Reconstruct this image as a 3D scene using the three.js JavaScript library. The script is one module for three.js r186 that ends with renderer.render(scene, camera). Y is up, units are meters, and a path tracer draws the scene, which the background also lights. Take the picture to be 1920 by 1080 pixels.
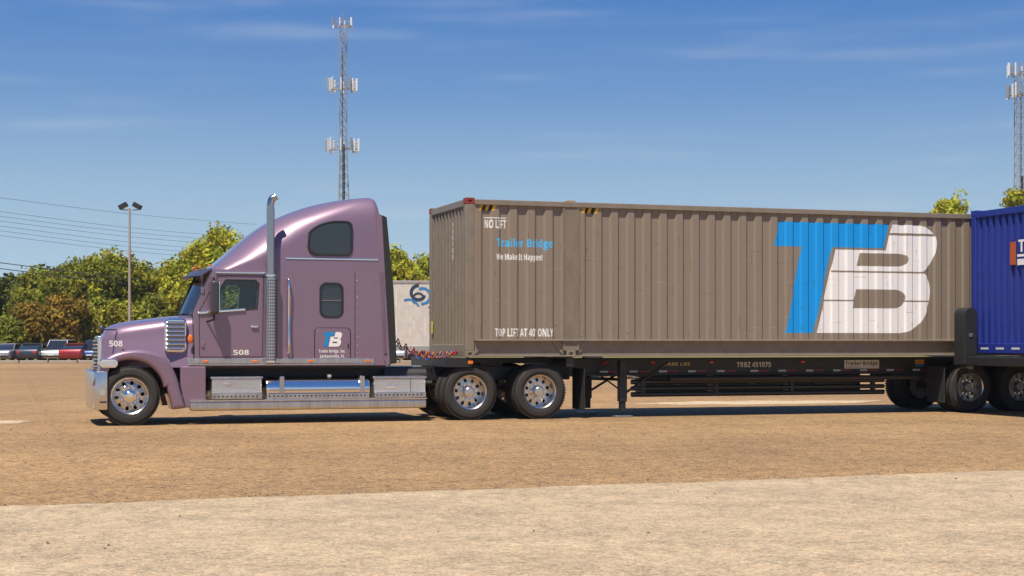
import * as THREE from 'three';
import { RoundedBoxGeometry } from 'three/addons/geometries/RoundedBoxGeometry.js';
import { mergeGeometries, mergeVertices, toCreasedNormals } from 'three/addons/utils/BufferGeometryUtils.js';
import { ImprovedNoise } from 'three/addons/math/ImprovedNoise.js';

// ------------------------------------------------------------------ camera, sky, sun, exposure
// x runs along the truck (front axle at -6.0, container from 0), z = 0 is the container's near side, y is up.
const scene = new THREE.Scene();
const HORIZON = 644, YAW = 18.2008 * Math.PI / 180;
const camera = new THREE.PerspectiveCamera(2 * Math.atan(540 / 2900) * 180 / Math.PI, 16 / 9, 0.5, 1500);
camera.position.set(-8.0916, 1.42, 27.3405);
camera.lookAt(-8.0916 + Math.sin(YAW), 1.42, 27.3405 - Math.cos(YAW));
camera.setViewOffset(1920, 1080, 0, -(HORIZON - 540), 1920, 1080);
camera.updateProjectionMatrix();
const renderer = new THREE.WebGLRenderer({ antialias: true });
renderer.toneMapping = THREE.LinearToneMapping;
renderer.toneMappingExposure = 1.4;
renderer.shadowMap.enabled = true;
const SUN_DIR = new THREE.Vector3(-0.27, 0.9, 0.33).normalize();
const sun = new THREE.DirectionalLight(new THREE.Color().setRGB(1, 0.935, 0.84), 4.3);
sun.position.copy(SUN_DIR).multiplyScalar(120);
sun.castShadow = true;
sun.shadow.mapSize.set(4096, 4096);
Object.assign(sun.shadow.camera, { left: -60, right: 60, top: 60, bottom: -60, near: 1, far: 300 });
scene.add(sun, sun.target);

const noise = new ImprovedNoise();
const fbm = (x, y, z, o = 4) => { let s = 0, a = 0.5, f = 1; for (let i = 0; i < o; i++) { s += a * noise.noise(x * f, y * f, z * f + i * 7.3); f *= 2.03; a *= 0.5; } return s; };
const smooth = (a, b, t) => { t = Math.min(1, Math.max(0, (t - a) / (b - a))); return t * t * (3 - 2 * t); };
function rng(seed) { let a = seed >>> 0; return () => { a = (a + 0x6D2B79F5) | 0; let t = Math.imul(a ^ (a >>> 15), 1 | a); t = (t + Math.imul(t ^ (t >>> 7), 61 | t)) ^ t; return ((t ^ (t >>> 14)) >>> 0) / 4294967296; }; }
const R = Math.PI / 180;

{ // clear sky, paler to the horizon, with thin high cirrus
  const W = 2048, H = 1024, d = new Float32Array(W * H * 4);
  const stops = [[-90, .30, .27, .22], [-1, .30, .36, .42], [0, .35, .45, .535], [2.5, .31, .425, .52], [5.5, .235, .355, .485], [9, .118, .232, .432], [12.5, .058, .16, .392], [25, .045, .125, .345], [90, .028, .085, .26]];
  for (let j = 0; j < H; j++) {
    const el = ((j + .5) / H - .5) * 180;
    let k = 0; while (k < stops.length - 2 && el > stops[k + 1][0]) k++;
    const A = stops[k], B = stops[k + 1], t = Math.min(1, Math.max(0, (el - A[0]) / (B[0] - A[0])));
    for (let i = 0; i < W; i++) {
      const az = (i + .5) / W * 360, o = (j * W + i) * 4;
      let c = 0;
      if (el > 0 && el < 40) {
        const n = fbm(az * .11 + el * .05, el * 1.9 - az * .016, 3.1, 5) + .5 * fbm(az * .035, el * .5, 9.7, 3);
        c = smooth(.05, .55, n) * .2 * smooth(0, 2, el) * (1 - smooth(14, 40, el));
      }
      for (let q = 0; q < 3; q++) { const v = A[q + 1] + (B[q + 1] - A[q + 1]) * t; d[o + q] = v + ([.46, .50, .56][q] - v) * c; }
      d[o + 3] = 1;
    }
  }
  const tx = new THREE.DataTexture(d, W, H, THREE.RGBAFormat, THREE.FloatType);
  tx.mapping = THREE.EquirectangularReflectionMapping; tx.magFilter = THREE.LinearFilter; tx.minFilter = THREE.LinearFilter; tx.wrapS = THREE.RepeatWrapping; tx.needsUpdate = true;
  scene.background = tx; scene.environment = tx;
}
scene.fog = new THREE.FogExp2(new THREE.Color().setRGB(.42, .50, .58), .00016);

// ------------------------------------------------------------------ materials
const lin = (r, g, b) => new THREE.Color().setRGB(r, g, b);
const std = (c, roughness = .7, metalness = 0, extra = {}) => new THREE.MeshStandardMaterial({ color: c, roughness, metalness, ...extra });
function tile(n, seed, fn) { // tileable texture of n x n from fn(u, v, random, noiseLookup) -> [r, g, b] linear-ish sRGB 0..1
  const r = rng(seed), grids = {}, data = new Uint8Array(n * n * 4);
  const grid = (k) => grids[k] || (grids[k] = Float32Array.from({ length: k * k }, () => r()));
  const val = (u, v, k) => { const g = grid(k), x = u * k, y = v * k, i = Math.floor(x), j = Math.floor(y), a = smooth(0, 1, x - i), b = smooth(0, 1, y - j), G = (p, q) => g[((q % k) + k) % k * k + ((p % k) + k) % k]; return (G(i, j) * (1 - a) + G(i + 1, j) * a) * (1 - b) + (G(i, j + 1) * (1 - a) + G(i + 1, j + 1) * a) * b; };
  for (let j = 0; j < n; j++) for (let i = 0; i < n; i++) { const c = fn(i / n, j / n, r, val), o = (j * n + i) * 4; for (let q = 0; q < 3; q++) data[o + q] = Math.max(0, Math.min(255, c[q] * 255)); data[o + 3] = 255; }
  const t = new THREE.DataTexture(data, n, n); t.wrapS = t.wrapT = THREE.RepeatWrapping; t.magFilter = THREE.LinearFilter; t.minFilter = THREE.LinearMipmapLinearFilter; t.generateMipmaps = true; t.anisotropy = 8; t.colorSpace = THREE.SRGBColorSpace; t.needsUpdate = true; return t;
}
const toS = (v) => v <= .0031308 ? v * 12.92 : 1.055 * Math.pow(v, 1 / 2.4) - .055;
const mixTile = (n, seed, base, amp, coarse) => tile(n, seed, (u, v, r, val) => { const s = 1 + amp * (r() - .5) * 1.2 + amp * (val(u, v, n / 4) - .5) * 1.5 + amp * .7 * (val(u, v, n / 14 | 0) - .5) + coarse * (val(u, v, 9) - .5) + coarse * (val(u, v, 23) - .5); const dark = r() < .006 ? .55 : 1, warm = (val(u, v, n / 8) - .5) * .12; return [toS(base[0] * s * dark * (1 + warm)), toS(base[1] * s * dark), toS(base[2] * s * dark * (1 - warm))]; });
const asphaltMap = mixTile(1024, 11, [.302, .178, .074], .7, .15);
const concreteMap = mixTile(1024, 23, [.41, .30, .178], .46, .2);
const grimeMap = tile(256, 5, (u, v, r, val) => { const s = .9 + .16 * (val(u, v, 8) - .5) + .12 * (val(u, v, 32) - .5) + .1 * (r() - .5); return [toS(s), toS(s * .985), toS(s * .96)]; });
const brushed = tile(256, 6, (u, v, r, val) => { const s = .84 + .2 * (val(u, v * .12, 64) - .5) + .14 * (val(u, v, 12) - .5) + .05 * (r() - .5); return [toS(s), toS(s), toS(s)]; });
const treadMap = (() => { // relief of raised bars on chequer plate, 24 bars a side
  const n = 256, k = 16, data = new Uint8Array(n * n * 4);
  for (let j = 0; j < n; j++) for (let i = 0; i < n; i++) {
    const x = i / n * k, y = j / n * k, cx = Math.floor(x), cy = Math.floor(y), s = (cx + cy) & 1 ? 1 : -1, a = x - cx - .5, b = y - cy - .5;
    const p = (a + s * b) * .7071, q = (a - s * b) * .7071, h = Math.max(0, 1 - (p * p / .17 + q * q / .018)) > 0 ? 255 : 60, o = (j * n + i) * 4;
    data[o] = data[o + 1] = data[o + 2] = h; data[o + 3] = 255;
  }
  const t = new THREE.DataTexture(data, n, n); t.wrapS = t.wrapT = THREE.RepeatWrapping; t.magFilter = THREE.LinearFilter; t.needsUpdate = true; return t;
})();
const PAINT = lin(.25, .158, .21);
const M = {
  paint: new THREE.MeshPhysicalMaterial({ color: PAINT, roughness: .42, metalness: .35, clearcoat: .9, clearcoatRoughness: .09 }),
  paintDark: new THREE.MeshPhysicalMaterial({ color: lin(.05, .042, .048), roughness: .5, metalness: .2, clearcoat: .5, clearcoatRoughness: .2 }),
  chrome: std(lin(.86, .86, .87), .13, 1), polished: std(lin(.70, .69, .68), .28, 1, { map: brushed }), alloy: std(lin(.66, .63, .59), .27, 1),
  plate: std(lin(.70, .69, .68), .3, 1, { bumpMap: treadMap, bumpScale: .006 }),
  steelDark: std(lin(.07, .068, .065), .4, .6), black: std(lin(.018, .018, .019), .6), blackPaint: std(lin(.022, .023, .026), .42, 0, { map: grimeMap }), rubber: std(lin(.022, .021, .02), .82), tyre: std(lin(.04, .035, .030), .85, 0, { map: grimeMap }),
  steel: std(lin(.32, .31, .29), .5, .8), galv: std(lin(.42, .41, .39), .55, .6), grease: std(lin(.06, .052, .045), .5, .4),
  glass: new THREE.MeshPhysicalMaterial({ color: lin(.80, .86, .84), roughness: .02, metalness: 0, transmission: 1, thickness: 0, ior: 1.5 }),
  tint: new THREE.MeshPhysicalMaterial({ color: lin(.02, .022, .025), roughness: .04, metalness: 0, clearcoat: 1, clearcoatRoughness: .02 }),
  amber: new THREE.MeshPhysicalMaterial({ color: lin(.75, .17, .01), roughness: .2, clearcoat: 1 }), red: new THREE.MeshPhysicalMaterial({ color: lin(.5, .015, .012), roughness: .25, clearcoat: 1 }),
  lens: new THREE.MeshPhysicalMaterial({ color: lin(.85, .87, .88), roughness: .05, transmission: .7, thickness: 0 }),
  seat: std(lin(.05, .048, .046), .9), white: std(lin(.80, .78, .74), .45, 0, { map: grimeMap }),
  grey: std(lin(.24, .195, .142), .5, 0, { map: grimeMap }), greyRail: std(lin(.255, .21, .158), .45, 0, { map: grimeMap }), roof: std(lin(.21, .20, .185), .6),
  casting: std(lin(.25, .035, .03), .6), tanCasting: std(lin(.42, .24, .08), .6, 0, { map: grimeMap }),
  blue: std(lin(.014, .034, .27), .5, 0, { map: grimeMap }), tape: std(lin(.62, .62, .6), .35), tapeRed: std(lin(.22, .02, .02), .4),
  bark: std(lin(.10, .075, .055), .95), conc: std(lin(.44, .37, .29), .9, 0, { map: grimeMap }),
};
for (const k of ['glass', 'tint', 'lens']) M[k].side = THREE.DoubleSide;

// ------------------------------------------------------------------ object helpers
const used = {};
const numbered = (n) => { used[n] = (used[n] ?? -1) + 1; return used[n] ? `${n}_${String(used[n]).padStart(3, '0')}` : n; };
function thing(name, label, category, pos = [0, 0, 0], group) {
  const o = new THREE.Group(); o.name = numbered(name); o.position.set(...pos); scene.add(o);
  o.userData = { label, category }; if (group) o.userData.group = group; return o;
}
function tag(o, label, category, group) { o.userData.label = label; o.userData.category = category; if (group) o.userData.group = group; return o; }
const flat = (g) => { const a = g.index ? g.toNonIndexed() : g; for (const k of Object.keys(a.attributes)) if (!['position', 'normal', 'uv'].includes(k)) a.deleteAttribute(k); if (!a.attributes.uv) a.setAttribute('uv', new THREE.BufferAttribute(new Float32Array(a.attributes.position.count * 2), 2)); return a; };
const root = (o) => { while (o.parent && o.parent !== scene) o = o.parent; return o; };
// geometry is given in world metres; it is shifted to the thing it belongs to
function mesh(name, geos, mat, parent = scene, top) {
  const list = (Array.isArray(geos) ? geos : [geos]).map(flat);
  const g = list.length > 1 ? mergeGeometries(list) : list[0];
  const m = new THREE.Mesh(g, mat); m.castShadow = m.receiveShadow = true;
  if (parent === scene) { m.name = numbered(name); if (top) tag(m, ...top); } else { m.name = name; const p = root(parent).position; if (!parent.userData.localGeo) g.translate(-p.x, -p.y, -p.z); }
  parent.add(m); return m;
}
function struct(name, geos, mat) { const m = mesh(name, geos, mat); m.userData.kind = 'structure'; return m; }
const scaleUV = (g, k) => { const p = g.attributes.position, nn = g.attributes.normal, uv = g.attributes.uv; for (let i = 0; i < p.count; i++) { const ax = Math.abs(nn.getX(i)), ay = Math.abs(nn.getY(i)), az = Math.abs(nn.getZ(i)); if (ax > ay && ax > az) uv.setXY(i, p.getZ(i) * k, p.getY(i) * k); else if (ay > az) uv.setXY(i, p.getX(i) * k, p.getZ(i) * k); else uv.setXY(i, p.getX(i) * k, p.getY(i) * k); } return g; };
const bx = (x0, x1, y0, y1, z0, z1, r = .012) => { const w = x1 - x0, h = y1 - y0, d = z1 - z0, m = Math.min(w, h, d); const g = r > 0 && m > .012 ? new RoundedBoxGeometry(w, h, d, 2, Math.min(r, m * .45)) : new THREE.BoxGeometry(w, h, d); g.translate((x0 + x1) / 2, (y0 + y1) / 2, (z0 + z1) / 2); return scaleUV(flat(g), .8); };
const cyl = (r0, r1, h, n = 20, axis = 'y', x = 0, y = 0, z = 0, open = false) => { const g = new THREE.CylinderGeometry(r1, r0, h, n, 1, open); if (axis === 'x') g.rotateZ(-Math.PI / 2); if (axis === 'z') g.rotateX(Math.PI / 2); g.translate(x, y, z); return g; };
function rod(a, b, r, n = 6, r1 = r) { const A = new THREE.Vector3(...a), B = new THREE.Vector3(...b), L = A.distanceTo(B), g = new THREE.CylinderGeometry(r1, r, L, n, 1); g.applyQuaternion(new THREE.Quaternion().setFromUnitVectors(new THREE.Vector3(0, 1, 0), B.clone().sub(A).normalize())); g.translate((A.x + B.x) / 2, (A.y + B.y) / 2, (A.z + B.z) / 2); return g; }
const tube = (pts, r, seg = 40, n = 8) => new THREE.TubeGeometry(new THREE.CatmullRomCurve3(pts.map((p) => new THREE.Vector3(...p))), seg, r, n);
const poly = (pts, holes = []) => { const s = new THREE.Shape(pts.map((p) => new THREE.Vector2(...p))); for (const h of holes) s.holes.push(h instanceof THREE.Path ? h : new THREE.Path(h.map((p) => new THREE.Vector2(...p)))); return s; };
function ext(shape, z0, z1, bev = 0, seg = 2, curve = 16) { const g = new THREE.ExtrudeGeometry(shape, { depth: z1 - z0 - 2 * bev, bevelEnabled: bev > 0, bevelThickness: bev, bevelSize: bev, bevelOffset: -bev, bevelSegments: seg, curveSegments: curve }); g.translate(0, 0, z0 + bev); return g; }
function rrect(x0, y0, x1, y1, r, Cls = THREE.Shape, rs) { const s = new Cls(), [a, b, c, d] = rs || [r, r, r, r]; s.moveTo(x0 + a, y0); s.lineTo(x1 - b, y0); s.absarc(x1 - b, y0 + b, b, -Math.PI / 2, 0); s.lineTo(x1, y1 - c); s.absarc(x1 - c, y1 - c, c, 0, Math.PI / 2); s.lineTo(x0 + d, y1); s.absarc(x0 + d, y1 - d, d, Math.PI / 2, Math.PI); s.lineTo(x0, y0 + a); s.absarc(x0 + a, y0 + a, a, Math.PI, Math.PI * 1.5); return s; }
// skin over a stack of closed rings (arrays of [x, y, z] of equal length)
function loft(rings, capA = true, capB = true, crease = .7) {
  const n = rings[0].length, pos = [], idx = [];
  rings.forEach((r) => r.forEach((p) => pos.push(...p)));
  for (let k = 0; k < rings.length - 1; k++) for (let i = 0; i < n; i++) { const a = k * n + i, b = k * n + (i + 1) % n, c = a + n, d = b + n; idx.push(a, b, c, b, d, c); }
  const cap = (k, flip) => { const c = [0, 0, 0]; rings[k].forEach((p) => p.forEach((v, q) => c[q] += v / n)); const ci = pos.length / 3; pos.push(...c); for (let i = 0; i < n; i++) { const a = k * n + i, b = k * n + (i + 1) % n; flip ? idx.push(ci, b, a) : idx.push(ci, a, b); } };
  if (capA) cap(0, true); if (capB) cap(rings.length - 1, false);
  const g = new THREE.BufferGeometry(); g.setAttribute('position', new THREE.Float32BufferAttribute(pos, 3)); g.setIndex(idx);
  return toCreasedNormals(g, crease);
}
// horizontal outline of a cab: rounded front and rear corners; cz is the middle of the truck
function plan(y, xf, xr, hw, rfx, rfz, rr, cz = -1.3, seg = 8) {
  const out = [], corner = (cx, czz, ax, az, t0) => { for (let i = 0; i <= seg; i++) { const t = t0 + i / seg * Math.PI / 2; out.push([cx + Math.cos(t) * ax, y, czz + Math.sin(t) * az]); } };
  corner(xr - rr, cz + hw - rr, rr, rr, 0); corner(xf + rfx, cz + hw - rfz, rfx, rfz, Math.PI / 2); corner(xf + rfx, cz - hw + rfz, rfx, rfz, Math.PI); corner(xr - rr, cz - hw + rr, rr, rr, Math.PI * 1.5);
  return out.reverse();
}
// upright section of a bonnet at x
function sect(x, y0, y1, hb, ht, r, crown, cz = -1.3, seg = 7) {
  const out = [], side = []; side.push([hb, y0]); for (let i = 1; i <= 4; i++) side.push([hb + (ht - hb) * i / 5, y0 + (y1 - r - y0) * i / 5]);
  for (let i = 0; i <= seg; i++) { const t = i / seg * Math.PI / 2; side.push([ht - r + Math.cos(t) * r, y1 - r + Math.sin(t) * r]); }
  for (let i = 1; i <= 3; i++) side.push([(ht - r) * (1 - i / 4), y1 + crown * (1 - Math.pow(1 - i / 4, 2))]);
  for (const [w, y] of side) out.push([x, y, cz + w]); out.push([x, y1 + crown, cz]); for (const [w, y] of side.slice().reverse()) out.push([x, y, cz - w]);
  return out;
}
function canvasTex(w, h, draw, srgb = true) { const c = document.createElement('canvas'); c.width = w; c.height = h; const g = c.getContext('2d'); draw(g, w, h); const t = new THREE.CanvasTexture(c); if (srgb) t.colorSpace = THREE.SRGBColorSpace; t.anisotropy = 8; return t; }
function decal(name, x0, x1, y0, y1, z, w, draw, parent, rough = .5) { // flat print standing 3 mm proud of a side
  const h = Math.max(8, Math.round(w * (y1 - y0) / (x1 - x0)));
  const map = canvasTex(w, h, (g) => { g.clearRect(0, 0, w, h); draw(g, w, h); });
  const p = new THREE.PlaneGeometry(x1 - x0, y1 - y0); p.translate((x0 + x1) / 2, (y0 + y1) / 2, z);
  return mesh(name, p, new THREE.MeshStandardMaterial({ map, transparent: true, alphaTest: .45, roughness: rough }), parent);
}
const fitText = (g, t, x, y, w, h, font = 'sans-serif', weight = 'bold') => { g.save(); g.font = `${weight} 100px ${font}`; g.textBaseline = 'alphabetic'; const m = g.measureText(t).width; g.translate(x, y + h); g.scale(w / m, h / 73); g.fillText(t, 0, 0); g.restore(); };
// the carrier's slanted mark, unit box (0..1, y up) -> polygon lists, used on the container and on the cab
const MARK = {
  T: [[.045, 1], [.615, 1], [.585, .782], [.335, .782], [.245, 0], [.07, 0], [.16, .782], [.013, .782]].map((p) => p),
};

// ------------------------------------------------------------------ ground
{
  const nx = 160, nz = 130, g = new THREE.PlaneGeometry(1, 1, nx, nz), p = g.attributes.position, uv = g.attributes.uv, col = [];
  for (let i = 0; i < p.count; i++) {
    const a = p.getX(i) * 2, b = p.getY(i) * 2; // finer near the truck
    const x = 2 + Math.sign(a) * Math.pow(Math.abs(a), 2.6) * 620 + a * 28, z = Math.sign(-b) * Math.pow(Math.abs(b), 2.6) * 640 - b * 28;
    p.setXYZ(i, x, 0, z); uv.setXY(i, x / 4.3, z / 4.3);
    const s = 1 + .42 * fbm(x * .11, z * .2, 1.7, 4) + .26 * fbm(x * .45, z * 1.1, 4.2, 4), w = .05 * fbm(x * .07, z * .07, 8.8, 3);
    col.push(s * (1 + w), s, s * (1 - w));
  }
  g.setAttribute('color', new THREE.Float32BufferAttribute(col, 3)); g.computeVertexNormals();
  const m = new THREE.Mesh(g, std(lin(1, 1, 1), .95, 0, { map: asphaltMap, bumpMap: asphaltMap, bumpScale: .006, vertexColors: true, side: THREE.DoubleSide }));
  m.name = 'asphalt_ground'; m.userData.kind = 'structure'; m.receiveShadow = true; scene.add(m);
}
{ // paler concrete apron in the foreground with a worn edge
  const r = rng(4), pts = []; const edge = (x) => 13.05 - .0477 * x + .09 * noise.noise(x * .9, .3, 2) + .05 * noise.noise(x * 3.1, 1.3, 2) + .03 * noise.noise(x * 9.3, 5.3, 2);
  for (let x = -60; x <= 60; x += (Math.abs(x + 3) < 9 ? .12 : 1)) pts.push([x, -(edge(x) + .008 * (r() - .5))]);
  pts.push([60, -70], [-60, -70]);
  const g = ext(poly(pts.map((p) => [p[0], p[1]])), 0, .028); g.rotateX(-Math.PI / 2); const p = g.attributes.position, uv = g.attributes.uv, col = [];
  for (let i = 0; i < p.count; i++) uv.setXY(i, p.getX(i) / 3.7, p.getZ(i) / 3.7);
  struct('concrete_apron', g, std(lin(1, 1, 1), .92, 0, { map: concreteMap, bumpMap: concreteMap, bumpScale: .004 }));
}
{ // irregular pale patches over the paving
  const patch = (cx, cz, rx, rz, seed) => { const s = [], r = rng(seed); for (let i = 0; i < 26; i++) { const t = i / 26 * Math.PI * 2, k = .82 + .3 * r(); s.push([cx + Math.cos(t) * rx * k, -(cz + Math.sin(t) * rz * k)]); } const g = new THREE.ShapeGeometry(poly(s)); g.rotateX(-Math.PI / 2); g.translate(0, .004, 0); const p = g.attributes.position; for (let i = 0; i < p.count; i++) g.attributes.uv.setXY(i, p.getX(i) / 3.7, p.getZ(i) / 3.7); return g; };
  struct('pale_patch', [patch(-8.5, -2.1, .85, .75, 1), patch(9.2, -6.1, 3.2, 1.1, 2), patch(17, -4.6, 2.4, .8, 3)], std(lin(1.25, 1.28, 1.3), .9, 0, { map: concreteMap }));
  const n = 420, r = rng(77), im = new THREE.InstancedMesh(new THREE.IcosahedronGeometry(1, 0), std(lin(.12, .09, .06), .95), n), m4 = new THREE.Matrix4(), q = new THREE.Quaternion();
  for (let i = 0; i < n; i++) { const x = -13 + r() * 26, z = -3 + r() * 20, s = .003 + .011 * r() * r(); q.setFromEuler(new THREE.Euler(r() * 6, r() * 6, r() * 6)); m4.compose(new THREE.Vector3(x, s * .3 + (z > 12.6 - .0477 * x ? .028 : 0), z), q, new THREE.Vector3(s * (1 + r()), s * .7, s * (1 + r()))); im.setMatrixAt(i, m4); }
  { const k = 1500, e = new THREE.InstancedMesh(new THREE.IcosahedronGeometry(1, 0), std(lin(.34, .25, .15), .95), k); for (let i = 0; i < k; i++) { const x = -14 + r() * 19, z = 13.0 - .0477 * x - Math.abs(r() + r() - 1) * .9 + .12, s = .003 + .009 * r() * r(); q.setFromEuler(new THREE.Euler(r() * 6, r() * 6, r() * 6)); m4.compose(new THREE.Vector3(x, s * .3, z), q, new THREE.Vector3(s * (1 + r()), s * .7, s * (1 + r()))); e.setMatrixAt(i, m4); } e.name = 'spilled_grit'; e.userData = { kind: 'stuff', label: 'pale grit spilled along the edge of the concrete apron', category: 'grit' }; e.castShadow = e.receiveShadow = true; scene.add(e); }
  im.name = 'gravel_bits'; im.userData = { kind: 'stuff', label: 'small dark stones and leaf bits scattered over the paving', category: 'gravel' }; im.castShadow = im.receiveShadow = true; scene.add(im);
}
// local frame of the far side of the lot, square to the view: right along VR, away along VF
const VF = new THREE.Vector3(Math.sin(YAW), 0, -Math.cos(YAW)), VR = new THREE.Vector3(Math.cos(YAW), 0, Math.sin(YAW)), CAM = new THREE.Vector3(-8.0916, 0, 27.3405);
const far = (right, away, y = 0) => { const v = CAM.clone().addScaledVector(VR, right).addScaledVector(VF, away); return [v.x, y, v.z]; };
{
  const r = rng(9), parts = []; // kerb of the far edge, in cast lengths with gaps
  for (let x = -70; x < 70; x += 2.1) { const g = bx(-1.0, 1.0, 0, .2 + .02 * r(), -.14, .14, .03); g.rotateY(-YAW); const c = far(x, 111); g.translate(...c); parts.push(g); }
  struct('kerb', parts, M.conc);
  const gg = new THREE.PlaneGeometry(340, 150, 60, 30), p = gg.attributes.position; gg.rotateX(-Math.PI / 2);
  for (let i = 0; i < p.count; i++) { const lx = p.getX(i), lz = p.getZ(i), away = 215 - lz - 75 + 0, a2 = 75 - lz; const h = .03 + smooth(20, 95, a2) * 3.2 + .7 * fbm(lx * .03, lz * .03, 6, 3) * smooth(5, 30, a2); const c = far(lx, 122 + a2, h); p.setXYZ(i, c[0], c[1], c[2]); }
  gg.computeVertexNormals();
  for (let i = 0; i < p.count; i++) gg.attributes.uv.setXY(i, p.getX(i) / 6, p.getZ(i) / 6);
  struct('grass_bank', gg, std(lin(.19, .16, .04), 1, 0, { map: grimeMap, side: THREE.DoubleSide }));
}

// ------------------------------------------------------------------ wheels
const lathe = (pts, n = 48) => { const g = new THREE.LatheGeometry(pts.map((p) => new THREE.Vector2(...p)), n); g.rotateX(Math.PI / 2); return g; };   // axis along z, outer face to +z
const tyreGeo = (() => { const R0 = .515, w = .14; const prof = [[.30, -w + .02], [.33, -w], [.40, -w - .012], [.46, -w + .004], [.495, -w + .02], [R0 - .004, -w + .045]]; for (const z of [-.07, -.025, .025, .07]) prof.push([R0, z - .012], [R0 - .012, z - .005], [R0 - .012, z + .005], [R0, z + .012]); prof.push([R0 - .004, w - .045], [.495, w - .02], [.46, w - .004], [.455, w + .004], [.40, w + .012], [.37, w + .01], [.365, w + .002], [.33, w], [.30, w - .02]); return toCreasedNormals(mergeVertices(lathe(prof)), .6); })();
const treadGeo = (() => { const a = []; for (let i = 0; i < 60; i++) for (const s of [-1, 1]) { const g = new THREE.BoxGeometry(.034, .016, .05); g.translate(0, .509, s * .107); g.rotateZ(i / 60 * Math.PI * 2 + (s > 0 ? .05 : 0)); a.push(g); } return mergeGeometries(a.map(flat)); })();
const rimGeo = toCreasedNormals(mergeVertices(lathe([[.270, -.11], [.282, .09], [.297, .128], [.318, .142], [.318, .128], [.300, .118], [.29, .08], [.285, -.11]])), .5);
const discGeo = (zc, conv) => { const s = new THREE.Shape(); s.absarc(0, 0, .287, 0, Math.PI * 2); for (let i = 0; i < 10; i++) { const t = (i + .5) / 10 * Math.PI * 2, h = new THREE.Path(); h.absellipse(Math.cos(t) * .222, Math.sin(t) * .222, .036, .029, 0, Math.PI * 2, true, t); s.holes.push(h); } const g = ext(s, zc, zc + .022, .006, 2, 24); const p = g.attributes.position; for (let i = 0; i < p.count; i++) { const r = Math.hypot(p.getX(i), p.getY(i)); p.setZ(i, p.getZ(i) + conv * (1 - Math.pow(Math.min(1, r / .287), 2))); } g.computeVertexNormals(); return g; };
const nutsGeo = (z, r) => { const a = []; for (let i = 0; i < 10; i++) { const t = i / 10 * Math.PI * 2; a.push(cyl(.017, .014, .05, 6, 'z', Math.cos(t) * r, Math.sin(t) * r, z)); } return mergeGeometries(a.map(flat)); };
const GEO = {
  frontDisc: discGeo(.03, .075), rearDisc: discGeo(-.075, .02), frontNuts: nutsGeo(.105, .143), rearNuts: nutsGeo(-.02, .143),
  frontHub: toCreasedNormals(mergeVertices(lathe([[.0, .205], [.06, .203], [.075, .19], [.08, .13], [.11, .115], [.115, .09]])), .5),
  rearHub: toCreasedNormals(mergeVertices(lathe([[.0, .12], [.075, .118], [.095, .105], [.1, .0], [.118, -.01], [.12, -.055]])), .5),
};
function wheel(parent, x, z, outward, kind, y = .515) {
  const p = root(parent).position, w = new THREE.Mesh(tyreGeo, M.tyre); w.name = 'tyre'; w.castShadow = w.receiveShadow = true; w.position.set(x - p.x, y - p.y, z - p.z); if (outward < 0) w.rotation.y = Math.PI; w.rotation.z = x * 1.7; parent.add(w); w.userData.localGeo = true;
  const sub = (n, g, m) => { const o = new THREE.Mesh(g, m); o.name = n; o.castShadow = o.receiveShadow = true; w.add(o); if (n === 'lug_nut' || n === 'tread_block') o.userData.kind = 'stuff'; };
  sub('tread_block', treadGeo, M.tyre); sub('rim', rimGeo, M.alloy);
  if (kind === 'front') { sub('wheel_disc', GEO.frontDisc, M.alloy); sub('hub_cap', GEO.frontHub, M.chrome); sub('lug_nut', GEO.frontNuts, M.chrome); }
  else { sub('wheel_disc', GEO.rearDisc, kind === 'trailer' ? M.galv : M.alloy); sub('hub_cap', GEO.rearHub, kind === 'trailer' ? M.steel : M.alloy); sub('lug_nut', GEO.rearNuts, M.chrome); }
  return w;
}
const dual = (parent, x, zo, out, kind) => { wheel(parent, x, zo - out * .16, out, kind); wheel(parent, x, zo - out * .5, out, kind); };

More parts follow.
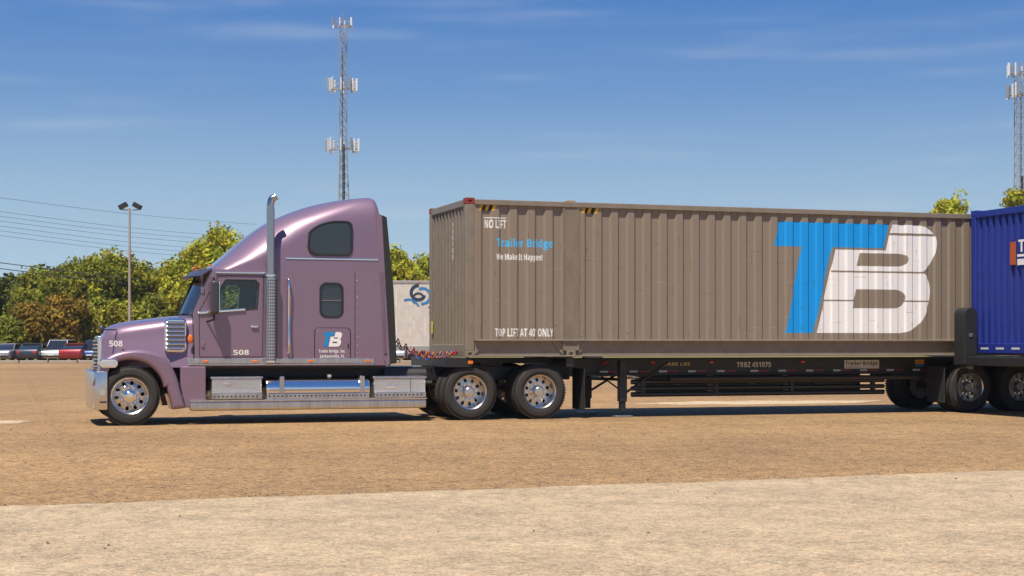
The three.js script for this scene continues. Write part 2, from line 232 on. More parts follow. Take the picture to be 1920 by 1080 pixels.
// ------------------------------------------------------------------ the tractor
const truck = thing('semi_truck', 'mauve grey long-nosed semi truck with tall sleeper cab and chrome tanks at left', 'semi truck', [-2.6, 0, -1.3]);
{
  const T = truck, Z = -.13; // Z: near side of the cab
  // bonnet
  const hoodRings = [[-6.56, 1.02, 1.40, .60, .46, .16, .02], [-6.53, 1.0, 1.55, .68, .55, .2, .03], [-6.46, 1.0, 1.64, .74, .62, .2, .05], [-6.36, 1.0, 1.69, .79, .68, .2, .05], [-6.2, 1.0, 1.735, .86, .74, .2, .055], [-5.98, 1.0, 1.77, .92, .79, .2, .055], [-5.68, 1.0, 1.81, .98, .84, .2, .055], [-5.39, 1.0, 1.845, 1.03, .89, .19, .055], [-5.08, 1.0, 1.87, 1.09, .95, .18, .055], [-4.93, 1.0, 1.885, 1.12, 1.0, .17, .055]];
  mesh('hood', loft(hoodRings.map((a) => sect(-4.93 + (a[0] + 4.93) * .935, ...a.slice(1)))), M.paint, T);
  mesh('cowl', loft([[-4.93, 1.0, 1.88, 1.12, 1.02, .17, .04], [-4.80, 1.0, 1.93, 1.135, 1.06, .15, .04], [-4.6, 1.0, 1.95, 1.14, 1.08, .12, .04]].map((a) => sect(...a))), M.paintDark, T);
  // wings over the front wheels
  for (const s of [1, -1]) {
    const sh = new THREE.Shape(); sh.moveTo(-6.545, .74); sh.bezierCurveTo(-6.555, .98, -6.51, 1.12, -6.38, 1.19); sh.bezierCurveTo(-6.2, 1.31, -5.86, 1.345, -5.6, 1.26); sh.bezierCurveTo(-5.34, 1.17, -5.22, .9, -5.17, .66); sh.lineTo(-5.07, .29); sh.lineTo(-5.30, .27); sh.bezierCurveTo(-5.36, .5, -5.38, .56, -5.40, .66);
    sh.absarc(-6.02, .55, .58, .18, Math.PI - .34, false); sh.lineTo(-6.545, .74);
    const g = ext(sh, 0, .74, .07, 4, 24); g.translate(0, 0, s > 0 ? -.80 : -2.54); mesh('fender', g, M.paint, T);
    mesh('wheel_well', (() => { const a = new THREE.CylinderGeometry(.583, .583, .7, 28, 1, true, Math.PI * .5 - .1, Math.PI + .2); a.rotateX(Math.PI / 2); a.rotateZ(0); a.translate(-6.02, .55, s > 0 ? -.5 : -2.1); return a; })(), new THREE.MeshStandardMaterial({ color: lin(.04, .039, .038), roughness: .8, side: THREE.DoubleSide }), T);
    const hl = rrect(-6.53, 1.0, -6.22, 1.16, .07), zf = s > 0 ? -.05 : -2.55;
    const bez = mesh('headlight', ext(hl, zf - .04, zf + .025, .015, 3), M.chrome, T); mesh('headlight_lens', ext(rrect(-6.50, 1.025, -6.27, 1.135, .05), zf - .03, zf + .034, .012, 3), M.lens, bez);
    const lv = s > 0 ? -.305 : -2.295, lo = mesh('intake_vent', ext(rrect(-5.42, 1.26, -5.03, 1.86, .09), lv - .05, lv + .07, .03, 3), M.chrome, T);
    if (s > 0) { mesh('vent_screen', ext(rrect(-5.385, 1.30, -5.065, 1.82, .07), lv + .0, lv + .071), M.galv, lo); for (let i = 0; i < 7; i++) { const g2 = bx(-5.39, -5.06, -.02, .02, -.02, .02, .012); g2.rotateX(-.6); g2.translate(0, 1.335 + i * .075, lv + .095); mesh('vent_slat', g2, M.chrome, lo); } }
  }
  // bumper, grille
  const bs = new THREE.Shape(); bs.moveTo(-6.40, -.035); bs.lineTo(-6.54, -.035); bs.bezierCurveTo(-6.62, -.045, -6.645, -.12, -6.655, -.35); bs.lineTo(-6.675, -1.3); bs.lineTo(-6.655, -2.25); bs.bezierCurveTo(-6.645, -2.48, -6.62, -2.555, -6.54, -2.565); bs.lineTo(-6.40, -2.565); bs.lineTo(-6.40, -2.50); bs.lineTo(-6.56, -2.46); bs.lineTo(-6.60, -1.3); bs.lineTo(-6.56, -.14); bs.lineTo(-6.40, -.10);
  const fixN = (g) => { const q = g.index ? g : mergeVertices(g), ix = q.index.array; for (let i = 0; i < ix.length; i += 3) { const t = ix[i]; ix[i] = ix[i + 1]; ix[i + 1] = t; } q.deleteAttribute('normal'); return toCreasedNormals(mergeVertices(q.toNonIndexed()), .5); };
  const bgeo = (() => { const g = ext(bs, .28, .94, .02, 3, 20), p = g.attributes.position; for (let i = 0; i < p.count; i++) { const x = p.getX(i), z = p.getY(i), y = p.getZ(i); p.setXYZ(i, x, y, z); } g.deleteAttribute('normal'); return fixN(g); })();
  const bump = mesh('bumper', bgeo, std(lin(.72, .71, .70), .26, 1), T);
  mesh('fog_lamp', cyl(.05, .05, .03, 20, 'z', -6.48, .58, -.04), M.lens, bump);
  mesh('bumper_step', bx(-6.53, -6.41, .40, .43, -.09, -.022, .01), M.black, bump);
  const gr = mesh('grille', [bx(-6.52, -6.42, .92, 1.56, -1.82, -.78, .05)], M.chrome, T);
  mesh('grille_mesh', bx(-6.53, -6.46, .97, 1.50, -1.76, -.84, .01), M.black, gr);
  for (let i = 0; i < 8; i++) mesh('grille_bar', bx(-6.55, -6.51, 1.0 + i * .065, 1.025 + i * .065, -1.76, -.84, .008), M.chrome, gr);
  mesh('hood_mirror', [rod([-6.2, 1.66, -.62], [-6.45, 1.66, -.36], .012), (() => { const g = new THREE.SphereGeometry(.075, 16, 12); g.scale(.6, 1.1, .8); g.translate(-6.48, 1.66, -.34); return g; })()], M.paintDark, T);
  // cab and sleeper side walls with window openings
  const doorWin = [[-4.53, 1.97], [-3.83, 2.05], [-3.80, 2.47], [-3.86, 2.53], [-4.36, 2.53], [-4.44, 2.42]];
  const lowWin = rrect(-2.66, 1.92, -2.30, 2.48, .1, THREE.Path);
  for (const s of [1, -1]) {
    const wall = new THREE.Shape(); wall.moveTo(-4.90, 1.02); wall.lineTo(-1.44, 1.02); wall.lineTo(-1.49, 2.73); wall.lineTo(-4.58, 2.73); wall.lineTo(-4.93, 1.97); wall.lineTo(-4.90, 1.02);
    wall.holes.push(new THREE.Path(doorWin.map((p) => new THREE.Vector2(...p)))); wall.holes.push(lowWin);
    const z1 = s > 0 ? Z : -2.47 + .05, g = ext(wall, z1 - .05, z1, .008, 2); const cabWall = mesh('cab_side', g, M.paint, T);
    const zo = s > 0 ? Z : -2.47, o = s;
    const gl = ext(poly(doorWin), zo - .012, zo - .008); mesh('door_window', s > 0 ? gl : gl.translate(0, 0, .0), M.glass, T);
    const fr = new THREE.Shape(doorWin.map((p) => new THREE.Vector2(-4.17 + (p[0] + 4.17) * 1.06, 2.26 + (p[1] - 2.26) * 1.09))); fr.holes.push(new THREE.Path(doorWin.map((p) => new THREE.Vector2(...p)).reverse()));
    if (s > 0) {
      mesh('window_seal', ext(fr, zo - .02, zo + .008, .004), M.black, T);
      mesh('window_sill', (() => { const g2 = bx(-4.55, -3.72, -.022, .022, 0, .03, .01); g2.rotateZ(.085); g2.translate(-.32, 1.98 + .36, zo - .002); return g2; })(), M.chrome, T);
      const door = new THREE.Shape(); const dp = [[-4.83, 1.18], [-3.72, 1.18], [-3.70, 2.62], [-4.50, 2.62], [-4.84, 1.98]]; door.setFromPoints(dp.map((p) => new THREE.Vector2(...p))); door.holes.push(new THREE.Path(dp.map((p) => new THREE.Vector2(-4.25 + (p[0] + 4.25) * .982, 1.9 + (p[1] - 1.9) * .986)).reverse()));
      const seam = mesh('door_seam', ext(door, zo - .004, zo + .004), M.black, T);
      mesh('door_handle', bx(-3.93, -3.80, 1.70, 1.74, zo, zo + .035, .012), M.chrome, T);
      const sealLow = rrect(-2.70, 1.88, -2.26, 2.52, .13); sealLow.holes.push(rrect(-2.66, 1.92, -2.30, 2.48, .1, THREE.Path));
      const w2 = mesh('sleeper_window', ext(rrect(-2.66, 1.92, -2.30, 2.48, .1), zo - .03, zo - .012), M.tint, T); mesh('window_seal', ext(sealLow, zo - .01, zo + .009, .004), M.black, w2); mesh('window_bar', bx(-2.66, -2.30, 2.185, 2.2, zo - .015, zo + .004, .004), M.paint, w2);
      for (const x of [-2.05, -3.47]) mesh('sleeper_seam', bx(x - .005, x + .005, 1.06, 2.72, zo - .01, zo + .0035, 0), M.black, T);
      for (let i = 0; i < 12; i++) { const g3 = new THREE.SphereGeometry(.011, 10, 6); g3.scale(1, 1, .6); g3.translate(-2.0, 1.1 + i * .145, zo + .002); mesh('rivet', g3, M.chrome, T); }
      const lug = mesh('luggage_door', ext(rrect(-2.78, 1.07, -2.14, 1.69, .08), zo - .01, zo + .014, .008, 3), M.paint, T);
      const gs = rrect(-2.795, 1.055, -2.125, 1.705, .09); gs.holes.push(rrect(-2.78, 1.07, -2.14, 1.69, .08, THREE.Path)); mesh('door_gap', ext(gs, zo - .004, zo + .005), M.black, lug);
      mesh('latch', bx(-2.19, -2.165, 1.33, 1.42, zo + .01, zo + .024, .005), M.black, lug);
      decal('company_mark', -2.75, -2.19, 1.10, 1.66, zo + .0175, 384, (g2, w, h) => {
        g2.fillStyle = '#e9e6e2'; g2.save(); g2.translate(w * .2, h * .06); const s2 = w * .62; g2.scale(s2, s2);
        g2.fillStyle = '#1d86c4'; g2.beginPath(); [[.10, 0], [.62, 0], [.57, .2], [.36, .2], [.25, .76], [.03, .76], [.14, .2], [.05, .2]].forEach((p, i) => i ? g2.lineTo(...p) : g2.moveTo(...p)); g2.fill();
        g2.fillStyle = '#ece9e4'; g2.beginPath(); g2.moveTo(.66, 0); g2.lineTo(.86, 0); g2.quadraticCurveTo(1.02, .02, .99, .18); g2.quadraticCurveTo(.97, .32, .88, .36); g2.quadraticCurveTo(.97, .42, .94, .56); g2.quadraticCurveTo(.9, .76, .7, .76); g2.lineTo(.29, .76); g2.lineTo(.40, .24); g2.lineTo(.60, .24); g2.closePath(); g2.fill();
        g2.fillStyle = '#5a4c56'; g2.beginPath(); g2.rect(.56, .28, .22, .06); g2.rect(.50, .5, .24, .08); g2.fill(); g2.restore();
        g2.fillStyle = '#e9e6e2'; fitText(g2, 'Trailer Bridge, Inc.', w * .06, h * .62, w * .88, h * .10); fitText(g2, 'Jacksonville, FL', w * .1, h * .785, w * .8, h * .10);
      }, lug);
    }
  }
  // windscreen in two curved panes between raked pillars, back wall, floor
  const ws = (t0, t1, y0, y1, off = 0) => { const rr = []; const row = (y, xb) => { const a = []; for (let i = 0; i <= 16; i++) { const t = t0 + (t1 - t0) * i / 16; a.push([xb - .17 * (1 - t * t) + off, y, -1.3 + t * 1.13]); } return a; }; const A = row(y0, -4.90 + (y0 - 1.95) * .45), B = row(y1, -4.90 + (y1 - 1.95) * .45), pos = [], idx = []; A.forEach((p) => pos.push(...p)); B.forEach((p) => pos.push(...p)); for (let i = 0; i < 16; i++) idx.push(i, i + 1, i + 17, i + 1, i + 18, i + 17); const g = new THREE.BufferGeometry(); g.setAttribute('position', new THREE.Float32BufferAttribute(pos, 3)); g.setIndex(idx); g.computeVertexNormals(); return g; };
  mesh('windscreen', ws(-.96, -.02, 1.95, 2.66), M.glass, T); mesh('windscreen', ws(.02, .96, 1.95, 2.66), M.glass, T);
  for (const s of [1, -1]) mesh('windscreen_pillar', [rod([-4.92, 1.93, -1.3 + s * 1.10], [-4.585, 2.70, -1.3 + s * 1.10], .045, 10)], M.paintDark, T);
  mesh('windscreen_divider', rod([-5.075, 1.95, -1.3], [-4.76, 2.66, -1.3], .018), M.black, T);
  mesh('back_wall', bx(-1.50, -1.46, 1.02, 2.73, -2.42, -.18, .01), M.paint, T); mesh('floor', bx(-4.9, -1.46, .98, 1.02, -2.42, -.18, .0), M.black, T);
  mesh('sleeper_curtain', bx(-3.52, -3.48, 1.02, 2.70, -2.42, -.18, 0), M.seat, T);
  mesh('dashboard', bx(-4.86, -4.45, 1.5, 1.93, -2.40, -.20, .06), M.seat, T);
  mesh('steering_wheel', (() => { const g = new THREE.TorusGeometry(.22, .016, 8, 28); g.rotateY(Math.PI / 2); g.rotateZ(-.9); g.translate(-4.28, 1.98, -.7); return g; })(), M.black, T);
  for (const z of [-.7, -1.9]) mesh('seat', [bx(-4.0, -3.5, 1.3, 1.45, z - .25, z + .25, .05), bx(-3.72, -3.58, 1.4, 2.12, z - .23, z + .23, .05)], M.seat, T);
  // roof fairing
  const F = [[2.72, -4.60, -1.46, 1.17, .30, .25], [2.80, -4.52, -1.465, 1.172, .45, .4], [2.92, -4.37, -1.475, 1.172, .62, .5], [3.05, -4.22, -1.485, 1.17, .75, .6], [3.2, -4.06, -1.50, 1.165, .85, .66], [3.33, -3.90, -1.51, 1.16, .92, .7], [3.46, -3.74, -1.52, 1.155, .95, .72], [3.56, -3.60, -1.535, 1.145, .95, .74], [3.65, -3.46, -1.545, 1.135, .95, .75], [3.73, -3.30, -1.555, 1.12, .95, .76], [3.81, -3.12, -1.57, 1.10, .92, .76], [3.88, -2.94, -1.58, 1.07, .88, .75], [3.94, -2.76, -1.59, 1.04, .8, .74], [3.99, -2.58, -1.60, 1.0, .7, .72], [4.035, -2.38, -1.61, .95, .55, .7], [4.07, -2.18, -1.63, .88, .4, .66], [4.095, -1.98, -1.66, .78, .25, .6]].map(([y, a, b, h, fx, fz]) => plan(y, a, b, h, fx, fz, .10));
  const fair = mesh('roof_fairing', loft(F, true, true, .9), M.paint, T);
  mesh('trim_strip', bx(-3.30, -1.62, 2.925, 2.955, -.14, -.118, .006), M.chrome, fair);
  const uw = new THREE.Shape(); uw.moveTo(-2.72, 3.03); uw.lineTo(-2.26, 3.03); uw.quadraticCurveTo(-2.14, 3.03, -2.13, 3.15); uw.lineTo(-2.13, 3.50); uw.quadraticCurveTo(-2.14, 3.60, -2.26, 3.60); uw.lineTo(-2.42, 3.60); uw.quadraticCurveTo(-2.74, 3.56, -2.86, 3.40); uw.lineTo(-2.88, 3.18); uw.quadraticCurveTo(-2.87, 3.04, -2.72, 3.03);
  const zu = -.13; const win = mesh('sleeper_window', ext(uw, zu - .05, zu + .012, .006, 2), M.tint, fair);
  const us = new THREE.Shape(uw.getPoints(12).map((p) => new THREE.Vector2(-2.5 + (p.x + 2.5) * 1.10, 3.31 + (p.y - 3.31) * 1.12))); us.holes.push(new THREE.Path(uw.getPoints(12).reverse())); mesh('window_seal', ext(us, zu - .04, zu + .02, .006, 2), M.black, win);
  mesh('visor', (() => { const top = [], bot = []; for (let i = 0; i <= 20; i++) { const t = -1 + i / 10, b = (1 - t * t) * .2; top.push([-4.60 - b, 2.735, -1.3 + t * 1.14]); bot.push([-4.80 - b, 2.60, -1.3 + t * 1.14]); } const rings = [[...top.map((p) => [p[0], p[1] + .012, p[2]]), ...top.slice().reverse()], [...bot.map((p) => [p[0], p[1] + .012, p[2]]), ...bot.slice().reverse()]]; return loft(rings); })(), M.paintDark, T);
  for (let i = 0; i < 5; i++) mesh('clearance_lamp', (() => { const g = new THREE.SphereGeometry(.05, 12, 8); g.scale(.8, .32, .5); g.translate(-4.62 - .16 * (1 - Math.pow((i - 2) / 2, 2)), 2.80, -1.3 + (i - 2) * .48); return g; })(), M.amber, T);
  mesh('drip_rail', bx(-4.55, -3.62, 2.655, 2.685, -.14, -.10, .008), M.chrome, T);
  // extenders at the back of the sleeper
  for (const z of [-.145, -2.455]) { const e = mesh('side_extender', ext(poly([[-1.52, 1.04], [-1.40, 1.04], [-1.55, 3.75], [-1.66, 3.82]]), z - .02, z + .015, .005), M.paint, T); mesh('rubber_edge', ext(poly([[-1.41, 1.04], [-1.27, 1.06], [-1.33, 2.4], [-1.46, 3.72], [-1.56, 3.76]]), z - .015, z + .010), M.rubber, e); }
  // exhaust stack with perforated guard, grab rail
  const st = mesh('exhaust_stack', [cyl(.072, .072, 2.7, 24, 'y', -3.60, 2.45, .0), tube([[-3.60, 3.76, 0], [-3.60, 3.88, 0], [-3.575, 3.97, 0], [-3.50, 4.02, 0]], .066, 20, 20)], std(lin(.50, .46, .43), .2, 1), T);
  mesh('heat_guard', cyl(.10, .10, 1.5, 24, 'y', -3.60, 1.83, .0), new THREE.MeshStandardMaterial({ color: lin(.55, .55, .55), metalness: 1, roughness: .3 }), st);
  for (let i = 0; i < 26; i++) for (let k = 0; k < 5; k++) { if (i === 0 && k === 0) st.userData.holes = []; const t = (k - 2) * .42 + .25, g = cyl(.013, .013, .006, 8, 'z', 0, 0, .099); g.rotateY(t); g.translate(-3.60, 1.13 + i * .056, 0); st.userData.holes.push(g); }
  { const h = st.userData.holes; delete st.userData.holes; const m = mesh('guard_hole', h, M.black, st); m.userData.kind = 'stuff'; }
  for (const y of [2.62, 1.10]) mesh('stack_clamp', [cyl(.108, .108, .03, 24, 'y', -3.60, y, 0), bx(-3.62, -3.58, y - .02, y + .02, -.2, -.05, .005)], M.chrome, st);
  mesh('grab_rail', [tube([[-3.27, 1.25, -.13], [-3.27, 1.27, -.05], [-3.27, 1.9, -.05], [-3.27, 2.56, -.05], [-3.27, 2.58, -.13]], .018, 40, 10)], M.chrome, T);
  // mirrors
  for (const s of [1, -1]) { const zz = s > 0 ? .06 : -2.66, zi = s > 0 ? -.14 : -2.46; const mb = mesh('door_mirror', [bx(-4.66, -4.52, 1.93, 2.52, zz - .13, zz + .13, .05)], M.paintDark, T); mesh('mirror_glass', bx(-4.525, -4.512, 1.97, 2.48, zz - .1, zz + .1, .004), M.chrome, mb); mesh('mirror_arm', [rod([-4.58, 2.56, zi], [-4.6, 2.56, zz], .018, 8), rod([-4.6, 2.57, zz], [-4.6, 2.50, zz], .018, 8)], M.black, mb); mesh('mirror_arm', [rod([-4.70, 1.80, zi], [-4.6, 1.84, zz], .018, 8), rod([-4.6, 1.83, zz], [-4.6, 1.95, zz], .018, 8)], M.black, mb); }
  // polished sill and marker lamps
  const sill = mesh('sill_panel', [bx(-5.04, -1.70, 1.035, 1.06, -.16, -.105, .008), bx(-5.04, -1.70, 1.065, 1.155, -.16, -.112, .01)], M.polished, T);
  for (const x of [-4.72, -3.86, -2.86, -1.82]) mesh('marker_lamp', bx(x - .05, x + .05, 1.085, 1.125, -.13, -.095, .012), M.amber, sill);
  mesh('turn_lamp', (() => { const g = new THREE.SphereGeometry(.06, 16, 10); g.scale(.8, 1.3, .5); g.translate(-4.98, 1.50, -.155); return g; })(), M.amber, T);
  decal('fleet_number', -6.36, -6.10, 1.36, 1.48, -.455, 192, (g2, w, h) => { g2.fillStyle = '#ece7dc'; fitText(g2, '508', w * .04, h * .06, w * .92, h * .86); }, T);
  decal('cab_number', -4.28, -3.92, 1.20, 1.32, Z + .0045, 192, (g2, w, h) => { g2.fillStyle = '#e6e2da'; fitText(g2, '508', w * .1, h * .1, w * .8, h * .75); }, T);
  // steps, tank, plate boxes
  const side = (x0, x1, y0, y1, m, n, z1 = -.09, z0 = -.62) => mesh(n, [bx(x0, x1, y0, y1, z0, z1, .015)], m, T);
  const plateUV = (g) => scaleUV(g, 1 / .34);
  const boxA = mesh('battery_box', plateUV(bx(-4.62, -3.74, .44, .80, -.66, -.09, .018)), M.plate, T); mesh('box_lid', bx(-4.64, -3.72, .795, .835, -.67, -.075, .012), M.polished, boxA); mesh('lid_latch', bx(-4.40, -4.28, .70, .735, -.1, -.065, .008), M.chrome, boxA); mesh('lid_latch', bx(-4.12, -4.0, .50, .53, -.1, -.065, .008), M.chrome, boxA);
  const tank = mesh('fuel_tank', (() => { const s = rrect(-.29, -.215, .29, .215, .20); const g = ext(s, 0, 1.88, .02, 3, 20); g.rotateY(Math.PI / 2); g.translate(-3.66, .60, -.37); return g; })(), M.chrome, T);
  for (const x of [-3.385, -1.925]) mesh('tank_strap', bx(x - .045, x + .045, .38, .835, -.38, -.068, .015), M.polished, tank); mesh('tank_cap', cyl(.05, .05, .05, 18, 'y', -2.5, .835, -.25), M.chrome, tank);
  mesh('tank_step', [bx(-3.64, -1.80, .575, .61, -.1, -.035, .008)], M.polished, tank);
  const boxB = mesh('tool_box', plateUV(bx(-1.71, -.74, .44, .79, -.66, -.09, .018)), M.plate, T); mesh('box_lid', bx(-1.73, -.72, .785, .825, -.67, -.075, .012), M.polished, boxB); mesh('badge', bx(-1.47, -1.30, .60, .66, -.1, -.076, .01), M.chrome, boxB); mesh('box_seam', bx(-1.03, -1.02, .46, .78, -.092, -.086, 0), M.black, boxB);
  mesh('step_tread', [bx(-4.62, -3.74, .44, .56, -.12, -.05, .012)], M.polished, T); mesh('step_tread', bx(-3.66, -1.80, .42, .53, -.12, -.055, .012), M.polished, T); mesh('step_tread', bx(-1.71, -.74, .43, .54, -.12, -.05, .012), M.polished, T);
  { const holes = []; for (let x = -4.58; x < -.78; x += .075) if (!(x > -3.78 && x < -3.62) && !(x > -1.84 && x < -1.67)) holes.push(cyl(.016, .016, .006, 8, 'z', x, .485, -.049)); const m = mesh('tread_hole', holes, M.black, T); m.userData.kind = 'stuff'; }
  mesh('side_skirt', [(() => { const g = bx(-5.0, -.72, .24, .415, -.16, -.06, .05); return g; })()], M.polished, T);
  mesh('skirt_trim', bx(-5.0, -.72, .405, .425, -.12, -.045, .006), M.chrome, T);
  mesh('fuel_tank', (() => { const g = ext(rrect(-.29, -.215, .29, .215, .20), 0, 1.88, .02, 3, 20); g.rotateY(Math.PI / 2); g.translate(-3.66, .60, -2.23); return g; })(), M.chrome, T); mesh('battery_box', bx(-4.62, -3.74, .44, .80, -2.51, -1.94, .018), M.plate, T); mesh('tool_box', bx(-1.71, -.74, .44, .79, -2.51, -1.94, .018), M.plate, T); mesh('side_skirt', bx(-5.0, -.72, .24, .415, -2.54, -2.44, .05), M.polished, T);
  for (const y of [1.35, 2.3]) mesh('door_hinge', bx(-4.80, -4.74, y, y + .1, -.14, -.112, .008), M.paint, T);
  mesh('cab_fairing_panel', ext(poly([[-5.07, .30], [-4.72, .30], [-4.72, .80], [-4.72, 1.02], [-5.16, 1.02], [-5.16, .68]]), -.2, -.09, .02, 2), M.paint, T);
  mesh('gearbox', [bx(-4.9, -3.9, .55, .98, -1.62, -.98, .08), cyl(.06, .06, 3.6, 12, 'x', -2.1, .66, -1.3)], M.grease, T);
  // frame, axles, fifth wheel
  mesh('frame_rail', bx(-6.3, 2.35, .72, .98, -.92, -.83, .01), M.blackPaint, T); mesh('frame_rail', bx(-6.3, 2.35, .72, .98, -1.77, -1.68, .01), M.blackPaint, T);
  for (const x of [-.6, .75, 2.2]) mesh('cross_member', bx(x, x + .1, .75, .95, -1.7, -.9), M.blackPaint, T);
  for (const x of [.11, 1.48]) mesh('drive_axle', [cyl(.075, .075, 2.1, 14, 'z', x, .515, -1.3), (() => { const g = new THREE.SphereGeometry(.22, 18, 12); g.translate(x, .52, -1.3); return g; })()], M.grease, T);
  mesh('steer_axle', [cyl(.06, .06, 2.0, 12, 'z', -6.02, .45, -1.3)], M.grease, T); mesh('engine_sump', bx(-6.1, -4.9, .5, 1.0, -1.65, -.95, .05), M.grease, T);
  for (const x of [.11, 1.48]) mesh('air_bag', cyl(.13, .13, .2, 18, 'y', x + .3, .62, -.87), M.rubber, T);
  mesh('fifth_wheel', [(() => { const s = new THREE.Shape(); s.absarc(.78, -1.3, .46, Math.PI * .5, Math.PI * 1.5, false); s.lineTo(1.2, -1.62); s.lineTo(.85, -1.36); s.lineTo(.85, -1.24); s.lineTo(1.2, -.98); const g = ext(s, .0, .05, .008); const p = g.attributes.position; for (let i = 0; i < p.count; i++) { const a = p.getY(i), b = p.getZ(i); p.setXYZ(i, p.getX(i), 1.06 + b, a); } g.deleteAttribute('normal'); return fixN(g); })(), bx(.55, 1.0, .95, 1.06, -1.7, -.9)], M.grease, T);
  mesh('deck_plate', plateUV(bx(-1.35, -.62, .985, 1.0, -1.75, -.85, .004)), M.plate, T);
  mesh('mud_flap', bx(2.36, 2.375, .16, .95, -.72, -.06, .004), M.rubber, T); mesh('mud_flap', bx(2.36, 2.375, .16, .95, -2.54, -1.88, .004), M.rubber, T);
  mesh('hose_stand', [rod([-1.2, 1.0, -1.0], [-1.2, 1.62, -1.0], .02), rod([-1.2, 1.0, -1.6], [-1.2, 1.62, -1.6], .02), rod([-1.2, 1.6, -1.0], [-1.2, 1.6, -1.6], .02)], M.steel, T);
  mesh('air_tank', cyl(.11, .11, .8, 20, 'x', -1.0, .84, -.66), M.grease, T);
  wheel(T, -6.02, -.22, 1, 'front'); wheel(T, -6.02, -2.38, -1, 'front');
  for (const x of [.11, 1.48]) { dual(T, x, -.06, 1, 'rear'); dual(T, x, -2.54, -1, 'rear'); }
}
// hoses between the cab and the container
function hose(name, label, mat, from, to, turns, r, sag) { const pts = []; const n = turns * 10; for (let i = 0; i <= n; i++) { const t = i / n, env = Math.sin(Math.PI * Math.min(1, Math.max(0, t))); const a = t * turns * Math.PI * 2; pts.push([from[0] + (to[0] - from[0]) * t, from[1] + (to[1] - from[1]) * t - sag * env + Math.sin(a) * .055 * Math.min(1, env * 3), from[2] + (to[2] - from[2]) * t + Math.cos(a) * .055 * Math.min(1, env * 3)]); } const g = tube(pts, r, n * 4, 7); mesh(name, [g, cyl(.03, .03, .08, 10, 'x', to[0], to[1], to[2])], mat, scene, [label, 'air hose', 'coiled lines between cab and container']); }
hose('air_hose', 'coiled red air line between the sleeper and the container front', std(lin(.30, .02, .015), .5), [-1.2, 1.58, -1.05], [.02, 1.26, -.55], 9, .010, .2);
hose('air_hose', 'coiled blue air line between the sleeper and the container front', std(lin(.02, .09, .35), .5), [-1.2, 1.56, -1.25], [.02, 1.27, -.75], 8, .010, .24);
hose('power_cable', 'coiled orange power cable between the sleeper and the container front', std(lin(.75, .25, .02), .5), [-1.2, 1.57, -1.45], [.02, 1.24, -.95], 10, .009, .17);

// ------------------------------------------------------------------ containers
function corr(len, y0, y1, pitch, depth, uvOf) { // corrugated sheet along +x from 0, face at z = 0, recesses at -depth
  const prof = []; const n = Math.max(1, Math.round(len / pitch)), p = len / n;
  for (let i = 0; i < n; i++) for (const [t, d] of [[0, 0], [.38, 0], [.50, 1], [.88, 1]]) prof.push([(i + t) * p, -d * depth]); prof.push([len, 0]);
  const pos = [], nor = [], uv = [];
  for (let i = 0; i < prof.length - 1; i++) { const [xa, za] = prof[i], [xb, zb] = prof[i + 1], L = Math.hypot(xb - xa, zb - za), nx = -(zb - za) / L, nz = (xb - xa) / L; for (const [x, z, y] of [[xa, za, y0], [xb, zb, y0], [xb, zb, y1], [xa, za, y0], [xb, zb, y1], [xa, za, y1]]) { pos.push(x, y, z); nor.push(nx, 0, nz); const t = uvOf(x, y); uv.push(t[0], t[1]); } }
  const g = new THREE.BufferGeometry(); g.setAttribute('position', new THREE.Float32BufferAttribute(pos, 3)); g.setAttribute('normal', new THREE.Float32BufferAttribute(nor, 3)); g.setAttribute('uv', new THREE.Float32BufferAttribute(uv, 2)); return g;
}
